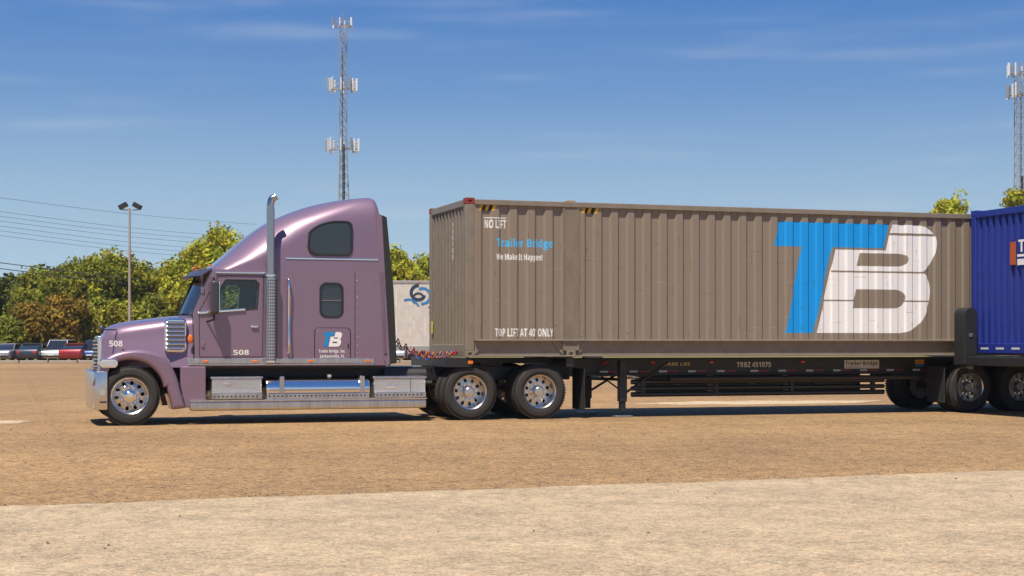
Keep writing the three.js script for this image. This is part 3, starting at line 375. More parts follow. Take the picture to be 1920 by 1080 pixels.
// one corner casting with its slots
const casting = (x, y, z) => { const w = .178, h = .118, d = .162; const s = rrect(-w / 2, -h / 2, w / 2, h / 2, .012); const hole = new THREE.Path(); hole.absellipse(0, 0, .04, .028, 0, Math.PI * 2, true); s.holes.push(hole); const f = ext(s, d / 2 - .02, d / 2, .004); const e = bx(-w / 2 + .003, w / 2 - .003, -h / 2 + .003, h / 2 - .003, -d / 2, d / 2 - .035, .008); const g = mergeGeometries([flat(f), flat(e)]); g.translate(x, y, z); return g; };
const grey = thing('shipping_container', 'long grey corrugated container with big blue T and white B logo, behind the semi truck', 'container', [8, 0, -1.3]);
{
  const C = grey, L = 16.15, y0 = 1.17, y1 = 4.10, W = 2.59;
  const U0 = .16, U1 = 12.0, V0 = 1.48, V1 = 4.0, CW = 2048, CH = Math.round(CW * (V1 - V0) / (U1 - U0));
  const map = canvasTex(CW, CH, (g) => {
    const X = (x) => (x - U0) / (U1 - U0) * CW, Y = (y) => (V1 - y) / (V1 - V0) * CH, r = rng(31);
    g.fillStyle = 'rgb(136,122,105)'; g.fillRect(0, 0, CW, CH);
    const P = (pts) => { g.beginPath(); pts.forEach((p, i) => i ? g.lineTo(X(p[0]), Y(p[1])) : g.moveTo(X(p[0]), Y(p[1]))); g.closePath(); g.fill(); };
    g.fillStyle = 'rgb(8,148,222)'; P([[6.46, 3.83], [8.95, 3.83], [8.83, 3.345], [7.64, 3.345], [7.22, 1.63], [6.60, 1.63], [6.96, 3.345], [6.34, 3.345]].map((p) => p));
    // white letter wrapped round the blue one
    g.fillStyle = 'rgb(236,233,228)'; g.beginPath();
    const q = (x, y) => [X(x), Y(y)];
    g.moveTo(...q(7.29, 1.63)); g.lineTo(...q(7.71, 3.30)); g.lineTo(...q(8.88, 3.30)); g.lineTo(...q(9.01, 3.83)); g.lineTo(...q(9.55, 3.83)); g.bezierCurveTo(...q(9.95, 3.82), ...q(10.10, 3.62), ...q(10.05, 3.38)); g.bezierCurveTo(...q(10.0, 3.12), ...q(9.88, 2.98), ...q(9.72, 2.88)); g.bezierCurveTo(...q(9.9, 2.76), ...q(9.96, 2.55), ...q(9.88, 2.26)); g.bezierCurveTo(...q(9.78, 1.86), ...q(9.56, 1.66), ...q(9.2, 1.63)); g.closePath(); g.fill();
    g.fillStyle = 'rgb(136,122,105)';
    g.beginPath(); g.moveTo(...q(8.28, 3.24)); g.lineTo(...q(9.2, 3.24)); g.quadraticCurveTo(...q(9.42, 3.22), ...q(9.38, 3.10)); g.quadraticCurveTo(...q(9.34, 2.99), ...q(9.15, 2.98)); g.lineTo(...q(8.21, 2.98)); g.closePath(); g.fill();
    g.beginPath(); g.moveTo(...q(8.20, 2.51)); g.lineTo(...q(9.1, 2.51)); g.quadraticCurveTo(...q(9.36, 2.48), ...q(9.32, 2.32)); g.quadraticCurveTo(...q(9.28, 2.14), ...q(9.05, 2.13)); g.lineTo(...q(8.10, 2.13)); g.closePath(); g.fill();
    for (const [a, b, y, h] of [[8.93, 10.1, 3.66, .05], [7.62, 9.85, 2.88, .035], [7.42, 9.95, 2.295, .03]]) g.fillRect(X(a), Y(y), X(b) - X(a), h / (V1 - V0) * CH);
    g.fillStyle = 'rgb(235,232,226)'; g.fillRect(X(.36), Y(3.76), X(.80) - X(.36), 3); fitText(g, 'NO LIFT', X(.37), Y(3.72), X(.80) - X(.37), Y(3.56) - Y(3.72));
    g.fillStyle = 'rgb(60,185,245)'; fitText(g, 'Trailer Bridge', X(.60), Y(3.37), X(1.72) - X(.60), Y(3.22) - Y(3.37));
    g.fillStyle = 'rgb(235,232,226)'; fitText(g, 'We Make It Happen!', X(.60), Y(3.09), X(1.52) - X(.60), Y(2.98) - Y(3.09)); fitText(g, "TOP LIFT AT 40' ONLY", X(.57), Y(1.70), X(1.72) - X(.57), Y(1.55) - Y(1.70));
    g.fillStyle = 'rgb(205,160,40)'; for (const [a, b, t] of [[.26, .56, 3.985], [2.28, 2.6, 3.985]]) for (let i = 0; i < 5; i++) { g.fillStyle = i & 1 ? 'rgb(28,26,24)' : 'rgb(214,168,40)'; const w = (b - a) / 5; P([[a + i * w, t - .1], [a + i * w + w, t - .1], [a + i * w + w * 1.6, t], [a + i * w + w * .6, t]]); }
    // rust runs, scuffs and dust specks
    for (let i = 0; i < 900; i++) { const x = r() * CW, y = r() * CH, h = 2 + r() * r() * 60, a = .03 + .13 * r(); g.fillStyle = r() < .5 ? `rgba(70,50,34,${a})` : `rgba(190,180,165,${a})`; g.fillRect(x, y, .6 + r() * 1.6, h); }
    for (let i = 0; i < 260; i++) { const x = r() * CW, y = r() * CH; g.fillStyle = `rgba(52,44,38,${.05 + .12 * r()})`; g.fillRect(x, y, 3 + r() * 40, .6 + r()); }
    for (let i = 0; i < 46; i++) { const x = r() * CW, y = CH * r(), h = 20 + 120 * r() * r(), q2 = `rgba(104,66,38,${.10 + .22 * r()})`; g.fillStyle = q2; for (let k = 0; k < 5; k++) g.fillRect(x + (r() - .5) * 5, y + r() * 8, .7 + r() * 1.3, h * r()); }
    for (let i = 0; i < 70; i++) { g.save(); g.translate(r() * CW, CH * (.1 + .85 * r())); g.rotate((r() - .5) * .5); g.fillStyle = r() < .5 ? `rgba(60,52,46,${.2 + .25 * r()})` : `rgba(205,198,186,${.2 + .25 * r()})`; g.fillRect(0, 0, 6 + r() * 46, .7 + r() * 1.1); g.restore(); }
    for (let i = 0; i < 110; i++) { const x = r() * CW, y = CH * (.86 + .14 * r()); g.fillStyle = `rgba(96,62,36,${.12 + .2 * r()})`; g.beginPath(); g.ellipse(x, y, 1 + r() * 4, 1 + r() * 3, 0, 0, 7); g.fill(); }
  });
  const sideM = std(lin(1, 1, 1), .48, 0, { map }); map.wrapS = THREE.ClampToEdgeWrapping; map.wrapT = THREE.ClampToEdgeWrapping;
  const panel = (xa, xb, z, flip) => { const g = corr(xb - xa, 1.49, 3.985, .334, .036, (x, y) => [(x + xa - U0) / (U1 - U0), (y - V0) / (V1 - V0)]); g.translate(xa, 0, z); return mesh('side_panel', g, sideM, C); };
  panel(.165, 1.92, -.012); panel(2.22, 5.6, -.012); panel(5.604, 9.0, -.012); panel(9.004, 12.4, -.012); mesh('side_panel', (() => { const g = corr(3.6, 1.49, 3.985, .334, .036, (x, y) => [x, y]); g.translate(12.404, 0, -.012); return g; })(), M.grey, C);
  mesh('side_panel', bx(.16, 16, 1.49, 3.985, -2.58, -2.55, 0), M.grey, C);
  for (const [xa, xb] of [[1.92, 2.22], [13.93, 14.23]]) { const p = mesh('lift_post', [bx(xa, xb, 1.28, 4.0, -.10, -.004, .012), bx(xa - .012, xa + .02, 1.29, 3.99, -.02, .006, .004), bx(xb - .02, xb + .012, 1.29, 3.99, -.02, .006, .004)], M.grey, C); mesh('corner_casting', casting((xa + xb) / 2, 4.055, -.078), M.tanCasting, p); mesh('corner_casting', casting((xa + xb) / 2, 1.228, -.078), M.greyRail, p); }
  for (const [x, z] of [[.085, -.085], [L - .085, -.085], [.085, -W + .085], [L - .085, -W + .085]]) { const p = mesh('corner_post', bx(x - .085, x + .085, 1.28, 3.995, z - .08, z + .08, .02), M.greyRail, C); mesh('corner_casting', casting(x, 4.055, z), M.casting, p); mesh('corner_casting', casting(x, 1.228, z), M.greyRail, p); }
  mesh('top_rail', [bx(.174, L - .17, 3.985, 4.085, -.11, .016, .01)], M.greyRail, C); mesh('top_rail', bx(.174, L - .17, 3.985, 4.085, -W, -W + .11, .012), M.greyRail, C); mesh('front_top_rail', bx(.0, .1, 3.96, 4.09, -W + .16, -.16, .012), M.greyRail, C);
  mesh('bottom_rail', [bx(.174, L - .17, 1.462, 1.497, -.11, .032, .008), bx(.174, L - .17, 1.20, 1.47, -.12, -.055, .004), bx(.174, L - .17, 1.172, 1.20, -.12, .012, .008)], M.greyRail, C); mesh('bottom_rail', bx(.174, L - .17, 1.18, 1.49, -W, -W + .09, .01), M.greyRail, C);
  for (const x of [.24, 1.86, 2.28, 13.9]) mesh('gusset', ext(poly(x < 1 || x === 2.28 ? [[x - .06, 1.2], [x + .16, 1.455], [x - .06, 1.455]] : [[x + .06, 1.2], [x - .16, 1.455], [x + .06, 1.455]]), -.07, -.03), M.greyRail, C);
  mesh('front_bottom_rail', bx(.0, .09, 1.175, 1.40, -W + .16, -.16, .012), M.greyRail, C);
  const fp = corr(W - .33, 1.40, 3.96, .235, .05, (x, y) => [x, y]); fp.rotateY(-Math.PI / 2); fp.translate(.02, 0, -W + .165); mesh('front_panel', fp, M.grey, C);
  mesh('roof', bx(.1, L - .1, 4.02, 4.05, -W + .1, -.1, 0), M.roof, C); mesh('floor', bx(.1, L - .1, 1.2, 1.3, -W + .1, -.1, 0), M.black, C); mesh('rear_door', bx(L - .08, L - .03, 1.3, 4.0, -W + .16, -.16, .01), M.grey, C);
  mesh('side_marker', bx(10.70, 10.80, 1.20, 1.285, -.03, .016, .01), M.amber, C);
  // writing on the front end, by the near post
  const fr = new THREE.PlaneGeometry(.2, .75); fr.rotateY(-Math.PI / 2); fr.translate(.0, 3.35, -.86); mesh('serial_number', fr, new THREE.MeshStandardMaterial({ transparent: true, alphaTest: .45, roughness: .5, map: canvasTex(96, 360, (g) => { g.clearRect(0, 0, 96, 360); g.fillStyle = '#e6e3dc'; [...'535108'].forEach((c, i) => fitText(g, c, 24, 8 + i * 58, 48, 44)); }) }), C);
  const hd = mesh('yellow_tag', bx(-.012, .0, 1.62, 1.86, -2.38, -2.30, .004), std(lin(.8, .62, .03), .5), C);
}
// chassis under a container
function chassis(label, ox, oz, withText) {
  const C = thing('container_chassis', label, 'chassis trailer', [ox + 8, 0, oz - 1.3]);
  const a = (x0, x1, y0, y1, z0, z1, r) => bx(x0 + ox, x1 + ox, y0, y1, z0 + oz, z1 + oz, r);
  for (const z of [-.9, -1.7]) mesh('main_beam', [a(2.3, 16.1, 1.09, 1.13, z - .08, z + .08, .006), a(2.3, 16.1, .83, 1.09, z - .012, z + .012, 0), a(2.3, 16.1, .79, .83, z - .08, z + .08, .006), a(-.05, 2.35, 1.04, 1.14, z - .06, z + .06, .01)], M.blackPaint, C);
  for (const x of [.02, 2.05, 14.0, 16.05]) { const b = mesh('bolster', a(x - (x < .1 ? .4 : .06), x + .1, .98, 1.155, -2.56, -.04, .01), M.blackPaint, C); mesh('twist_lock', [a(x - .03, x + .07, 1.10, 1.165, -.14, -.06, .01)], M.steel, b); }
  for (let x = 3.2; x < 15.8; x += 1.15) mesh('cross_member', a(x, x + .07, .85, 1.1, -1.69, -.91, .004), M.blackPaint, C);
  for (const z of [-.36, -2.24]) { const lg = mesh('landing_leg', [a(3.18, 3.33, .30, 1.1, z - .075, z + .075, .012), a(3.20, 3.31, .10, .34, z - .055, z + .055, .01)], M.blackPaint, C); mesh('landing_foot', a(3.08, 3.43, .0, .03, z - .13, z + .13, .008), M.steel, lg); mesh('leg_brace', [rod([3.26 + ox, .42, z + oz], [4.3 + ox, 1.05, z * .8 - .3 + oz], .025, 6)], M.blackPaint, lg); }
  mesh('leg_cross_bar', [cyl(.03, .03, 1.8, 10, 'z', 3.26 + ox, .72, -1.3 + oz), rod([3.26 + ox, .5, -.4 + oz], [3.26 + ox, .95, -2.2 + oz], .018)], M.blackPaint, C);
  mesh('crank_handle', [rod([3.26 + ox, .8, -.29 + oz], [3.26 + ox, .8, -.12 + oz], .012), rod([3.26 + ox, .8, -.13 + oz], [3.5 + ox, .76, -.13 + oz], .012)], M.steel, C);
  mesh('slide_tube', cyl(.05, .05, 5.6, 14, 'x', 7.2 + ox, .72, -.7 + oz), M.grease, C); mesh('slide_tube', cyl(.05, .05, 5.2, 14, 'x', 7.3 + ox, .66, -1.9 + oz), M.grease, C);
  for (const [y, r] of [[.66, .05], [.53, .045], [.41, .05]]) mesh('side_guard_bar', cyl(r, r, 5.7, 12, 'x', 6.55 + ox, y, -.97 + oz), M.steelDark, C); for (const x of [3.9, 5.5, 7.2, 9.1]) mesh('guard_post', a(x, x + .08, .36, .85, -1.02, -.93, .008), M.blackPaint, C); for (const [p, q] of [[4.05, 5.4], [5.65, 7.1], [7.35, 8.9]]) { const b = mesh('added_dark_box', a(p, q, .40, .79, -1.62, -1.05, .02), M.blackPaint, C); mesh('box_handle', a((p + q) / 2 - .08, (p + q) / 2 + .08, .6, .64, -1.05, -1.03, .006), M.steel, b); }  // black boxes behind the bars are added to darken the underside
  for (const x of [10.9, 12.15]) for (const z of [-.95, -1.65]) mesh('brake_chamber', cyl(.09, .09, .22, 16, 'x', x + .28 + ox, .58, z + oz), M.steelDark, C);
  for (const [y, k] of [[.775, .05], [.745, .04]]) mesh('brake_hose', tube(Array.from({ length: 24 }, (_, i) => [2.5 + i * .36 + ox, y - k * Math.abs(Math.sin(i * .9)), -.86 + oz]), .012, 120, 6), M.rubber, C);
  mesh('air_tank', cyl(.15, .15, .9, 20, 'x', 8.2 + ox, .60, -1.15 + oz), M.grease, C); mesh('air_tank', cyl(.13, .13, .7, 20, 'x', 6.2 + ox, .66, -1.3 + oz), M.grease, C);
  mesh('slider_frame', [a(9.6, 13.6, .70, .80, -1.0, -.85, .01), a(9.6, 13.6, .70, .80, -1.75, -1.6, .01)], M.blackPaint, C);
  for (const x of [10.9, 12.15]) { mesh('trailer_axle', cyl(.07, .07, 2.1, 14, 'z', x + ox, .515, -1.3 + oz), M.grease, C); mesh('leaf_spring', [a(x - .5, x + .5, .62, .68, -.98, -.88, .01)], M.grease, C); }
  if (withText) {
    for (const x of [10.9, 12.15]) { dual(C, x + ox, -.06 + oz, 1, 'trailer'); dual(C, x + ox, -2.54 + oz, -1, 'trailer'); }
    mesh('mud_flap', a(10.28, 10.30, .2, .95, -.72, -.08, .004), M.rubber, C);
    const zt = -.9 + .08 + .004; for (let i = 0; i < 16; i++) { const x = 3.0 + i * .63 + (i > 4 ? .12 : 0); mesh('reflector_strip', a(x, x + .17, .845, .885, -.89, -.884, 0), M.tape, C); mesh('reflector_strip', a(x + .18, x + .42, .845, .885, -.89, -.884, 0), M.tapeRed, C); }
    decal('unit_number', 5.95, 6.75, .925, 1.06, -.884, 256, (g, w, h) => { g.fillStyle = '#d8d4cc'; fitText(g, 'TRBZ 451075', 4, h * .1, w - 8, h * .78); }, C);
    decal('load_note', 4.35, 4.95, .96, 1.06, -.884, 192, (g, w, h) => { g.fillStyle = '#c9b070'; fitText(g, 'TARE LBS', 4, h * .15, w - 8, h * .7); }, C);
    decal('owner_plate', 8.42, 9.24, .90, 1.075, -.884, 256, (g, w, h) => { g.fillStyle = '#d9d6d2'; g.fillRect(0, 0, w, h); g.fillStyle = '#2b2a33'; fitText(g, 'Trailer Bridge', 8, h * .14, w - 16, h * .44); g.font = `${h * .2}px sans-serif`; g.fillText('We Make It Happen!', 12, h * .88); }, C);
    decal('permit_sticker', 10.1, 10.32, .93, 1.08, -.884, 64, (g, w, h) => { g.fillStyle = '#c07a1c'; g.fillRect(0, 0, w, h * .6); g.fillStyle = '#2a5f92'; g.fillRect(0, h * .6, w, h * .4); }, C);
    for (const x of [3.05, 4.08, 5.35, 7.4]) mesh('marker_lamp', a(x, x + .09, 1.02, 1.07, -.89, -.86, .01), M.red, C);
    mesh('marker_lamp', a(.05, .15, 1.04, 1.10, -.04, -.02, .01), M.amber, C);
    mesh('glad_hand', a(-.10, -.06, 1.2, 1.27, -.62, -.5, .01), M.red, C);
  }
  return C;
}
chassis('black skeletal chassis with landing legs carrying the grey container', 0, 0, true);
const blueX = 10.63, blueZ = 2.76;
const blueC = thing('shipping_container', 'dark blue corrugated container cut off by the right edge of the photo', 'container', [blueX + 6, 0, blueZ - 1.22]);
{
  const C = blueC, L = 12.19, W = 2.44, y0 = 1.2, y1 = 4.1;
  const fp = corr(W - .33, 1.42, 3.96, .215, .05, (x, y) => [x, y]); fp.rotateY(-Math.PI / 2); fp.translate(blueX + .02, 0, blueZ - W + .165); mesh('front_panel', fp, M.blue, C);
  for (const z of [blueZ - .085, blueZ - W + .085]) for (const x of [blueX + .085, blueX + L - .085]) { const p = mesh('corner_post', bx(x - .085, x + .085, 1.31, 4.0, z - .08, z + .08, .02), M.blue, C); mesh('corner_casting', casting(x, 4.06, z), M.blue, p); mesh('corner_casting', casting(x, 1.258, z), M.steel, p); }
  mesh('front_top_rail', bx(blueX, blueX + .1, 3.96, 4.09, blueZ - W + .16, blueZ - .16, .012), M.blue, C); mesh('front_bottom_rail', bx(blueX, blueX + .09, 1.22, 1.42, blueZ - W + .16, blueZ - .16, .012), M.blue, C);
  for (let i = 0; i < 4; i++) mesh('rail_plate', bx(blueX - .006, blueX + .0, 1.30, 1.34, blueZ - W + .35 + i * .5, blueZ - W + .6 + i * .5, 0), M.tape, C);
  for (const z of [blueZ, blueZ - W + .05]) { const g = corr(L - .34, 1.42, 3.98, .278, .036, (x, y) => [x, y]); g.translate(blueX + .17, 0, z - .02); mesh('side_panel', g, M.blue, C); mesh('top_rail', bx(blueX + .17, blueX + L - .17, 3.98, 4.08, z - .07, z, .01), M.blue, C); mesh('bottom_rail', bx(blueX + .17, blueX + L - .17, 1.22, 1.42, z - .07, z, .01), M.blue, C); }
  mesh('roof', bx(blueX + .05, blueX + L, 4.03, 4.06, blueZ - W + .05, blueZ - .05, 0), M.blue, C); mesh('floor', bx(blueX + .05, blueX + L, 1.22, 1.3, blueZ - W + .05, blueZ - .05, 0), M.black, C);
  const s = new THREE.PlaneGeometry(.9, .62); s.rotateY(-Math.PI / 2); s.translate(blueX - .001, 3.18, 2.05);
  mesh('owner_mark', s, new THREE.MeshStandardMaterial({ transparent: true, alphaTest: .4, roughness: .5, map: canvasTex(256, 176, (g, w, h) => { g.clearRect(0, 0, w, h); g.fillStyle = '#b0531d'; g.fillRect(6, 24, 54, 128); g.fillStyle = '#e9e6e0'; fitText(g, 'TL', 78, 14, 120, 70); g.fillRect(70, 96, 90, 14); g.fillRect(70, 122, 64, 34); }) }), C);
}
chassis('black chassis under the dark blue container at the right edge', blueX, blueZ + .08, false);
{ const b = thing('equipment_box', 'black upright cabinet with rounded top at the left edge of the dark blue container', 'cabinet', [10.36, 0, .55]); mesh('cabinet_body', ext((() => { const s = new THREE.Shape(); s.moveTo(10.21, 1.0); s.lineTo(10.51, 1.0); s.lineTo(10.51, 2.0); s.quadraticCurveTo(10.50, 2.13, 10.36, 2.14); s.quadraticCurveTo(10.22, 2.13, 10.21, 2.0); return s; })(), .36, .72, .015, 2), M.black, b); mesh('cabinet_latch', bx(10.32, 10.40, 1.55, 1.62, .71, .735, .008), M.steel, b);  }
// white box trailer in the gap behind the cab
{
  const c = far(-4.6, 66), W = thing('box_trailer', 'white box trailer with a round blue swirl emblem, seen between cab and container', 'trailer', far(-2.0, 66)); W.userData.localGeo = false;
  W.userData = { label: 'white box trailer with a round blue swirl emblem, seen between cab and container', category: 'trailer' };
  const put = (n, g, m, par = W) => { const o = new THREE.Mesh(flat(g), m); o.name = n; o.castShadow = o.receiveShadow = true; par.add(o); return o; };
  W.rotation.y = -YAW; const wall = put('body', bx(-7, 7, 1.15, 4.08, -2.6, 0, .03), std(lin(.66, .61, .54), .5, 0, { map: grimeMap }));
  for (let x = -6.6; x < 6.8; x += .61) put('side_rib', bx(x, x + .03, 1.35, 3.9, -.01, .012, .004), M.white, wall);
  put('top_rail', bx(-7, 7, 3.98, 4.1, -.03, .02, .01), M.galv); put('bottom_rail', bx(-7, 7, 1.12, 1.32, -.03, .02, .01), M.galv);
  for (let i = 0; i < 9; i++) put('marker_lamp', bx(-6.5 + i * 1.5, -6.38 + i * 1.5, 4.02, 4.07, .02, .035, .006), M.amber);
  const s = new THREE.PlaneGeometry(1.5, 1.5); s.translate(-1.95, 3.40, .016); put('emblem', s, new THREE.MeshStandardMaterial({ transparent: true, alphaTest: .4, roughness: .5, map: canvasTex(256, 256, (g) => { g.clearRect(0, 0, 256, 256); g.strokeStyle = '#2c3a4c'; g.lineCap = 'round'; g.lineWidth = 22; g.beginPath(); g.arc(120, 95, 52, .6, 4.6); g.stroke(); g.lineWidth = 18; g.strokeStyle = '#2f7fb8'; g.beginPath(); g.arc(150, 120, 56, -1.9, 1.6); g.stroke(); g.lineWidth = 13; g.strokeStyle = '#2c3a4c'; g.beginPath(); g.arc(120, 140, 40, 2.4, 5.6); g.stroke(); g.strokeStyle = '#2f7fb8'; g.beginPath(); g.moveTo(20, 150); g.quadraticCurveTo(80, 130, 120, 190); g.stroke(); g.fillStyle = '#26282c'; fitText(g, '7', 190, 196, 30, 50); }) }));
  for (const x of [4.2, 5.5]) for (const z of [-.2, -2.4]) put('wheel', cyl(.5, .5, .28, 24, 'z', x, .5, z), M.tyre); put('landing_leg', bx(-5.1, -4.95, 0, 1.15, -.5, -.35), M.black); put('landing_leg', bx(-5.1, -4.95, 0, 1.15, -2.3, -2.15), M.black);
}

// ------------------------------------------------------------------ beyond the lot: cars, poles, wires, towers
function car(x, away, c, label, suv, turn = 0) {
  const o = thing('parked_car', label, 'car', far(x, away), 'cars parked along the far kerb'); o.rotation.y = -YAW + turn; delete o.userData.group; o.userData.group = 'cars parked along the far kerb';
  const put = (n, g, m, par = o) => { const q = new THREE.Mesh(flat(g), m); q.name = n; q.castShadow = q.receiveShadow = true; par.add(q); return q; };
  const paint = new THREE.MeshPhysicalMaterial({ color: c, roughness: .35, metalness: .3, clearcoat: 1, clearcoatRoughness: .05 });
  const h = suv ? 1.72 : 1.45, ring = (z, y0, y1, w, r = .1) => { const a = []; for (const [sx, sy] of [[1, -1], [1, 1], [-1, 1], [-1, -1]]) { const cx = sx * (w - r), cy = sy > 0 ? y1 - r : y0 + r; for (let i = 0; i <= 3; i++) { const t0 = Math.atan2(sy, sx) - Math.PI / 4, t = t0 + i / 3 * Math.PI / 2; a.push([cx + Math.cos(t) * r, cy + Math.sin(t) * r, z]); } } return a; };
  const body = put('body', loft([ring(2.2, .45, .72, .78, .08), ring(2.1, .3, .85, .86), ring(1.2, .25, .95, .9), ring(-1.4, .25, suv ? 1.02 : .98, .9), ring(-2.1, .3, .95, .86), ring(-2.2, .45, .8, .78, .08)]), paint);
  put('windows', loft([ring(suv ? 1.0 : .95, .92, .98, .80, .03), ring(.3, .92, h - .07, .72, .05), ring(suv ? -1.8 : -.9, .92, h - .07, .72, .05), ring(suv ? -2.1 : -1.7, .92, 1.0, .78, .03)]), M.tint);
  put('roof_panel', loft([ring(.25, h - .08, h - .02, .70, .028), ring(-.1, h - .09, h, .70, .04), ring(suv ? -1.7 : -.8, h - .09, h, .69, .04), ring(suv ? -1.85 : -1.0, h - .09, h - .03, .68, .028)]), paint);
  for (const x2 of [.78, -.78]) for (const z of [1.35, -1.35]) put('wheel', cyl(.33, .33, .22, 22, 'x', x2, .33, z), M.tyre);
  for (const x2 of [.62, -.62]) { put('headlight', bx(x2 - .16, x2 + .16, .62, .76, 2.08, 2.2, .03), M.lens); put('tail_lamp', bx(x2 - .14, x2 + .14, .68, .86, -2.22, -2.1, .03), M.red); }
  put('bumper', bx(-.8, .8, .36, .52, 2.12, 2.25, .04), M.black); put('number_plate', bx(-.22, .22, .5, .6, 2.24, 2.262, .004), M.white); put('windscreen_pillar', [rod([-.78, .96, .95], [-.68, h - .06, .3], .03), rod([.78, .96, .95], [.68, h - .06, .3], .03)].reduce((a, b) => mergeGeometries([flat(a), flat(b)])), paint);
}
[[14, [.35, .35, .36], 0, 'silver grey car at the far left end of the row'], [66, [.035, .045, .07], 0, 'dark blue saloon, second from the left in the row'], [112, [.7, .7, .68], 1, 'white sports utility car left of the red car'], [146, [.30, .02, .025], 0, 'red car parked nearest the truck nose'], [182, [.03, .07, .22], 1, 'blue sports utility car just before the truck nose'], [215, [.3, .3, .31], 0, 'grey car hidden mostly by the truck bonnet'], [742, [.6, .6, .6], 0, 'pale car low in the gap behind the cab'], [790, [.03, .03, .032], 1, 'black car low in the gap behind the cab']].forEach(([u, c, suv, label], i) => car((u - 960) / 2900 * (118 + (i % 3) * .7), 118 + (i % 3) * .7, lin(...c), label, suv, i % 2 ? Math.PI : 0));
{ // floodlight pole
  const x = (243 - 960) / 2900 * 105, P = thing('floodlight_pole', 'tall pale lamp pole with two floodlights standing left of the truck', 'lamp pole', far(x, 105)); P.rotation.y = -YAW;
  const put = (n, g, m, par = P) => { const q = new THREE.Mesh(flat(g), m); q.name = n; q.castShadow = true; par.add(q); return q; };
  put('pole', cyl(.11, .07, 10.6, 12, 'y', 0, 5.3, 0), std(lin(.36, .31, .26), .8)); put('bracket', bx(-.5, .6, 10.45, 10.52, -.04, .04, .01), M.galv);
  for (const [cx, t] of [[-.42, .5], [.5, -.5]]) { const g = bx(-.3, .3, -.12, .2, -.2, .2, .04); g.rotateZ(t); g.translate(cx, 10.72, 0); const f = put('floodlight', g, M.black); const l = bx(-.26, .26, -.13, -.115, -.17, .17, .01); l.rotateZ(t); l.translate(cx, 10.72, 0); put('lamp_glass', l, M.lens, f); }
}
{ // overhead wires left of the truck
  const at = (u, v, d) => far((u - 960) / 2900 * d, d, 1.42 + (644 - v) / 2900 * d);
  const lines = [[401, 0], [410, 0], [419, 0], [428, 0], [437, 0], [446, 0], [375, 0], [497, 1], [508, 1]];
  const wm = std(lin(.07, .075, .08), .7);
  const names = ['topmost thin power line in the sky left of the truck', 'second thin power line of the bundle left of the truck', 'third thin power line of the bundle left of the truck', 'fourth thin power line of the bundle left of the truck', 'fifth thin power line of the bundle left of the truck', 'lowest thin power line of the bundle left of the truck', 'faint highest power line above the bundle', 'upper of two thick cables at the left edge above the trees', 'lower of two thick cables at the left edge above the trees'];
  lines.forEach(([v, thick], i) => { const a = at(-60, v - 12, 118), b = at(480, v + 46 - (i % 3), 150), mid = [(a[0] + b[0]) / 2, (a[1] + b[1]) / 2 - .25, (a[2] + b[2]) / 2]; mesh('power_line', tube([a, mid, b], thick ? .035 : .014, 24, 5), wm, scene, [names[i], 'power line', 'overhead lines at the left']); });
}
function tower(u, depth, topV, baseW, topW, platV, label) {
  const x = (u - 960) / 2900 * depth, H = (644 - topV) / 2900 * depth + 1.42, T = thing('lattice_tower', label, 'radio tower', far(x, depth), 'radio towers behind the lot'); T.rotation.y = .35; delete T.userData.group;
  const put = (n, g, m, par = T) => { const q = new THREE.Mesh(flat(Array.isArray(g) ? mergeGeometries(g.map(flat)) : g), m); q.name = n; q.castShadow = true; par.add(q); return q; };
  const w = (y) => baseW + (topW - baseW) * Math.min(1, y / (H * .62)), leg = (k, y) => { const t = k * Math.PI * 2 / 3 + .5; return [Math.cos(t) * w(y) * .58, y, Math.sin(t) * w(y) * .58]; };
  const legM = std(lin(.40, .34, .29), .6, .3), braceM = std(lin(.30, .28, .27), .6, .3);
  for (let k = 0; k < 3; k++) { const g = []; for (let y = 0; y < H - 1; y += H / 8) g.push(rod(leg(k, y), leg(k, Math.min(H - 1, y + H / 8)), .085, 6)); put('leg', g, legM); }
  const br = []; const step = depth > 200 ? 1.55 : 1.5; for (let y = 0; y < H - 2; y += step) for (let k = 0; k < 3; k++) { const m = (k + 1) % 3; br.push(rod(leg(k, y), leg(m, y + step), .035, 4), rod(leg(m, y), leg(k, y + step), .035, 4), rod(leg(k, y), leg(m, y), .035, 4)); } put('bracing', br, braceM);
  put('cable_run', [rod([.18, 0, .25], [.18, H * .62, .25], .16, 6), rod([-.1, 0, .2], [-.1, H * .9, .2], .07, 6)], std(lin(.03, .03, .033), .8));
  const antM = std(lin(.72, .72, .72), .5);
  platV.forEach(([v, half, n, tall]) => { const y = (644 - v) / 2900 * depth + 1.42, r = half / 2900 * depth, pl = []; for (let k = 0; k < 3; k++) { const t0 = k * Math.PI * 2 / 3 + .2, t1 = t0 + Math.PI * 2 / 3, A = [Math.cos(t0) * r, y, Math.sin(t0) * r], B = [Math.cos(t1) * r, y, Math.sin(t1) * r]; pl.push(rod(A, B, .06, 5), rod([A[0], y + .9, A[2]], [B[0], y + .9, B[2]], .04, 5), rod([0, y, 0], A, .06, 5)); } const P = put('antenna_platform', pl, legM); for (let i = 0; i < n; i++) { const t = i / n * Math.PI * 2 + .13 * (i % 3); const g = bx(-.17, .17, -tall / 2, tall / 2, -.1, .1, .04); g.rotateY(-t); g.translate(Math.cos(t) * r * .92, y + .35 + .2 * (i % 2), Math.sin(t) * r * .92); put('antenna_panel', g, i % 4 === 3 ? M.galv : antM, P); } });
  put('lightning_rod', rod([0, H - 1.2, 0], [0, H + 1.2, 0], .05, 5), legM);
  return T;
}
tower(642, 260, 34, 3.4, 1.25, [[48, 22, 6, 1.3], [165, 29, 12, 2.1], [278, 33, 12, 2.1]], 'tall lattice radio tower rising behind the sleeper cab');
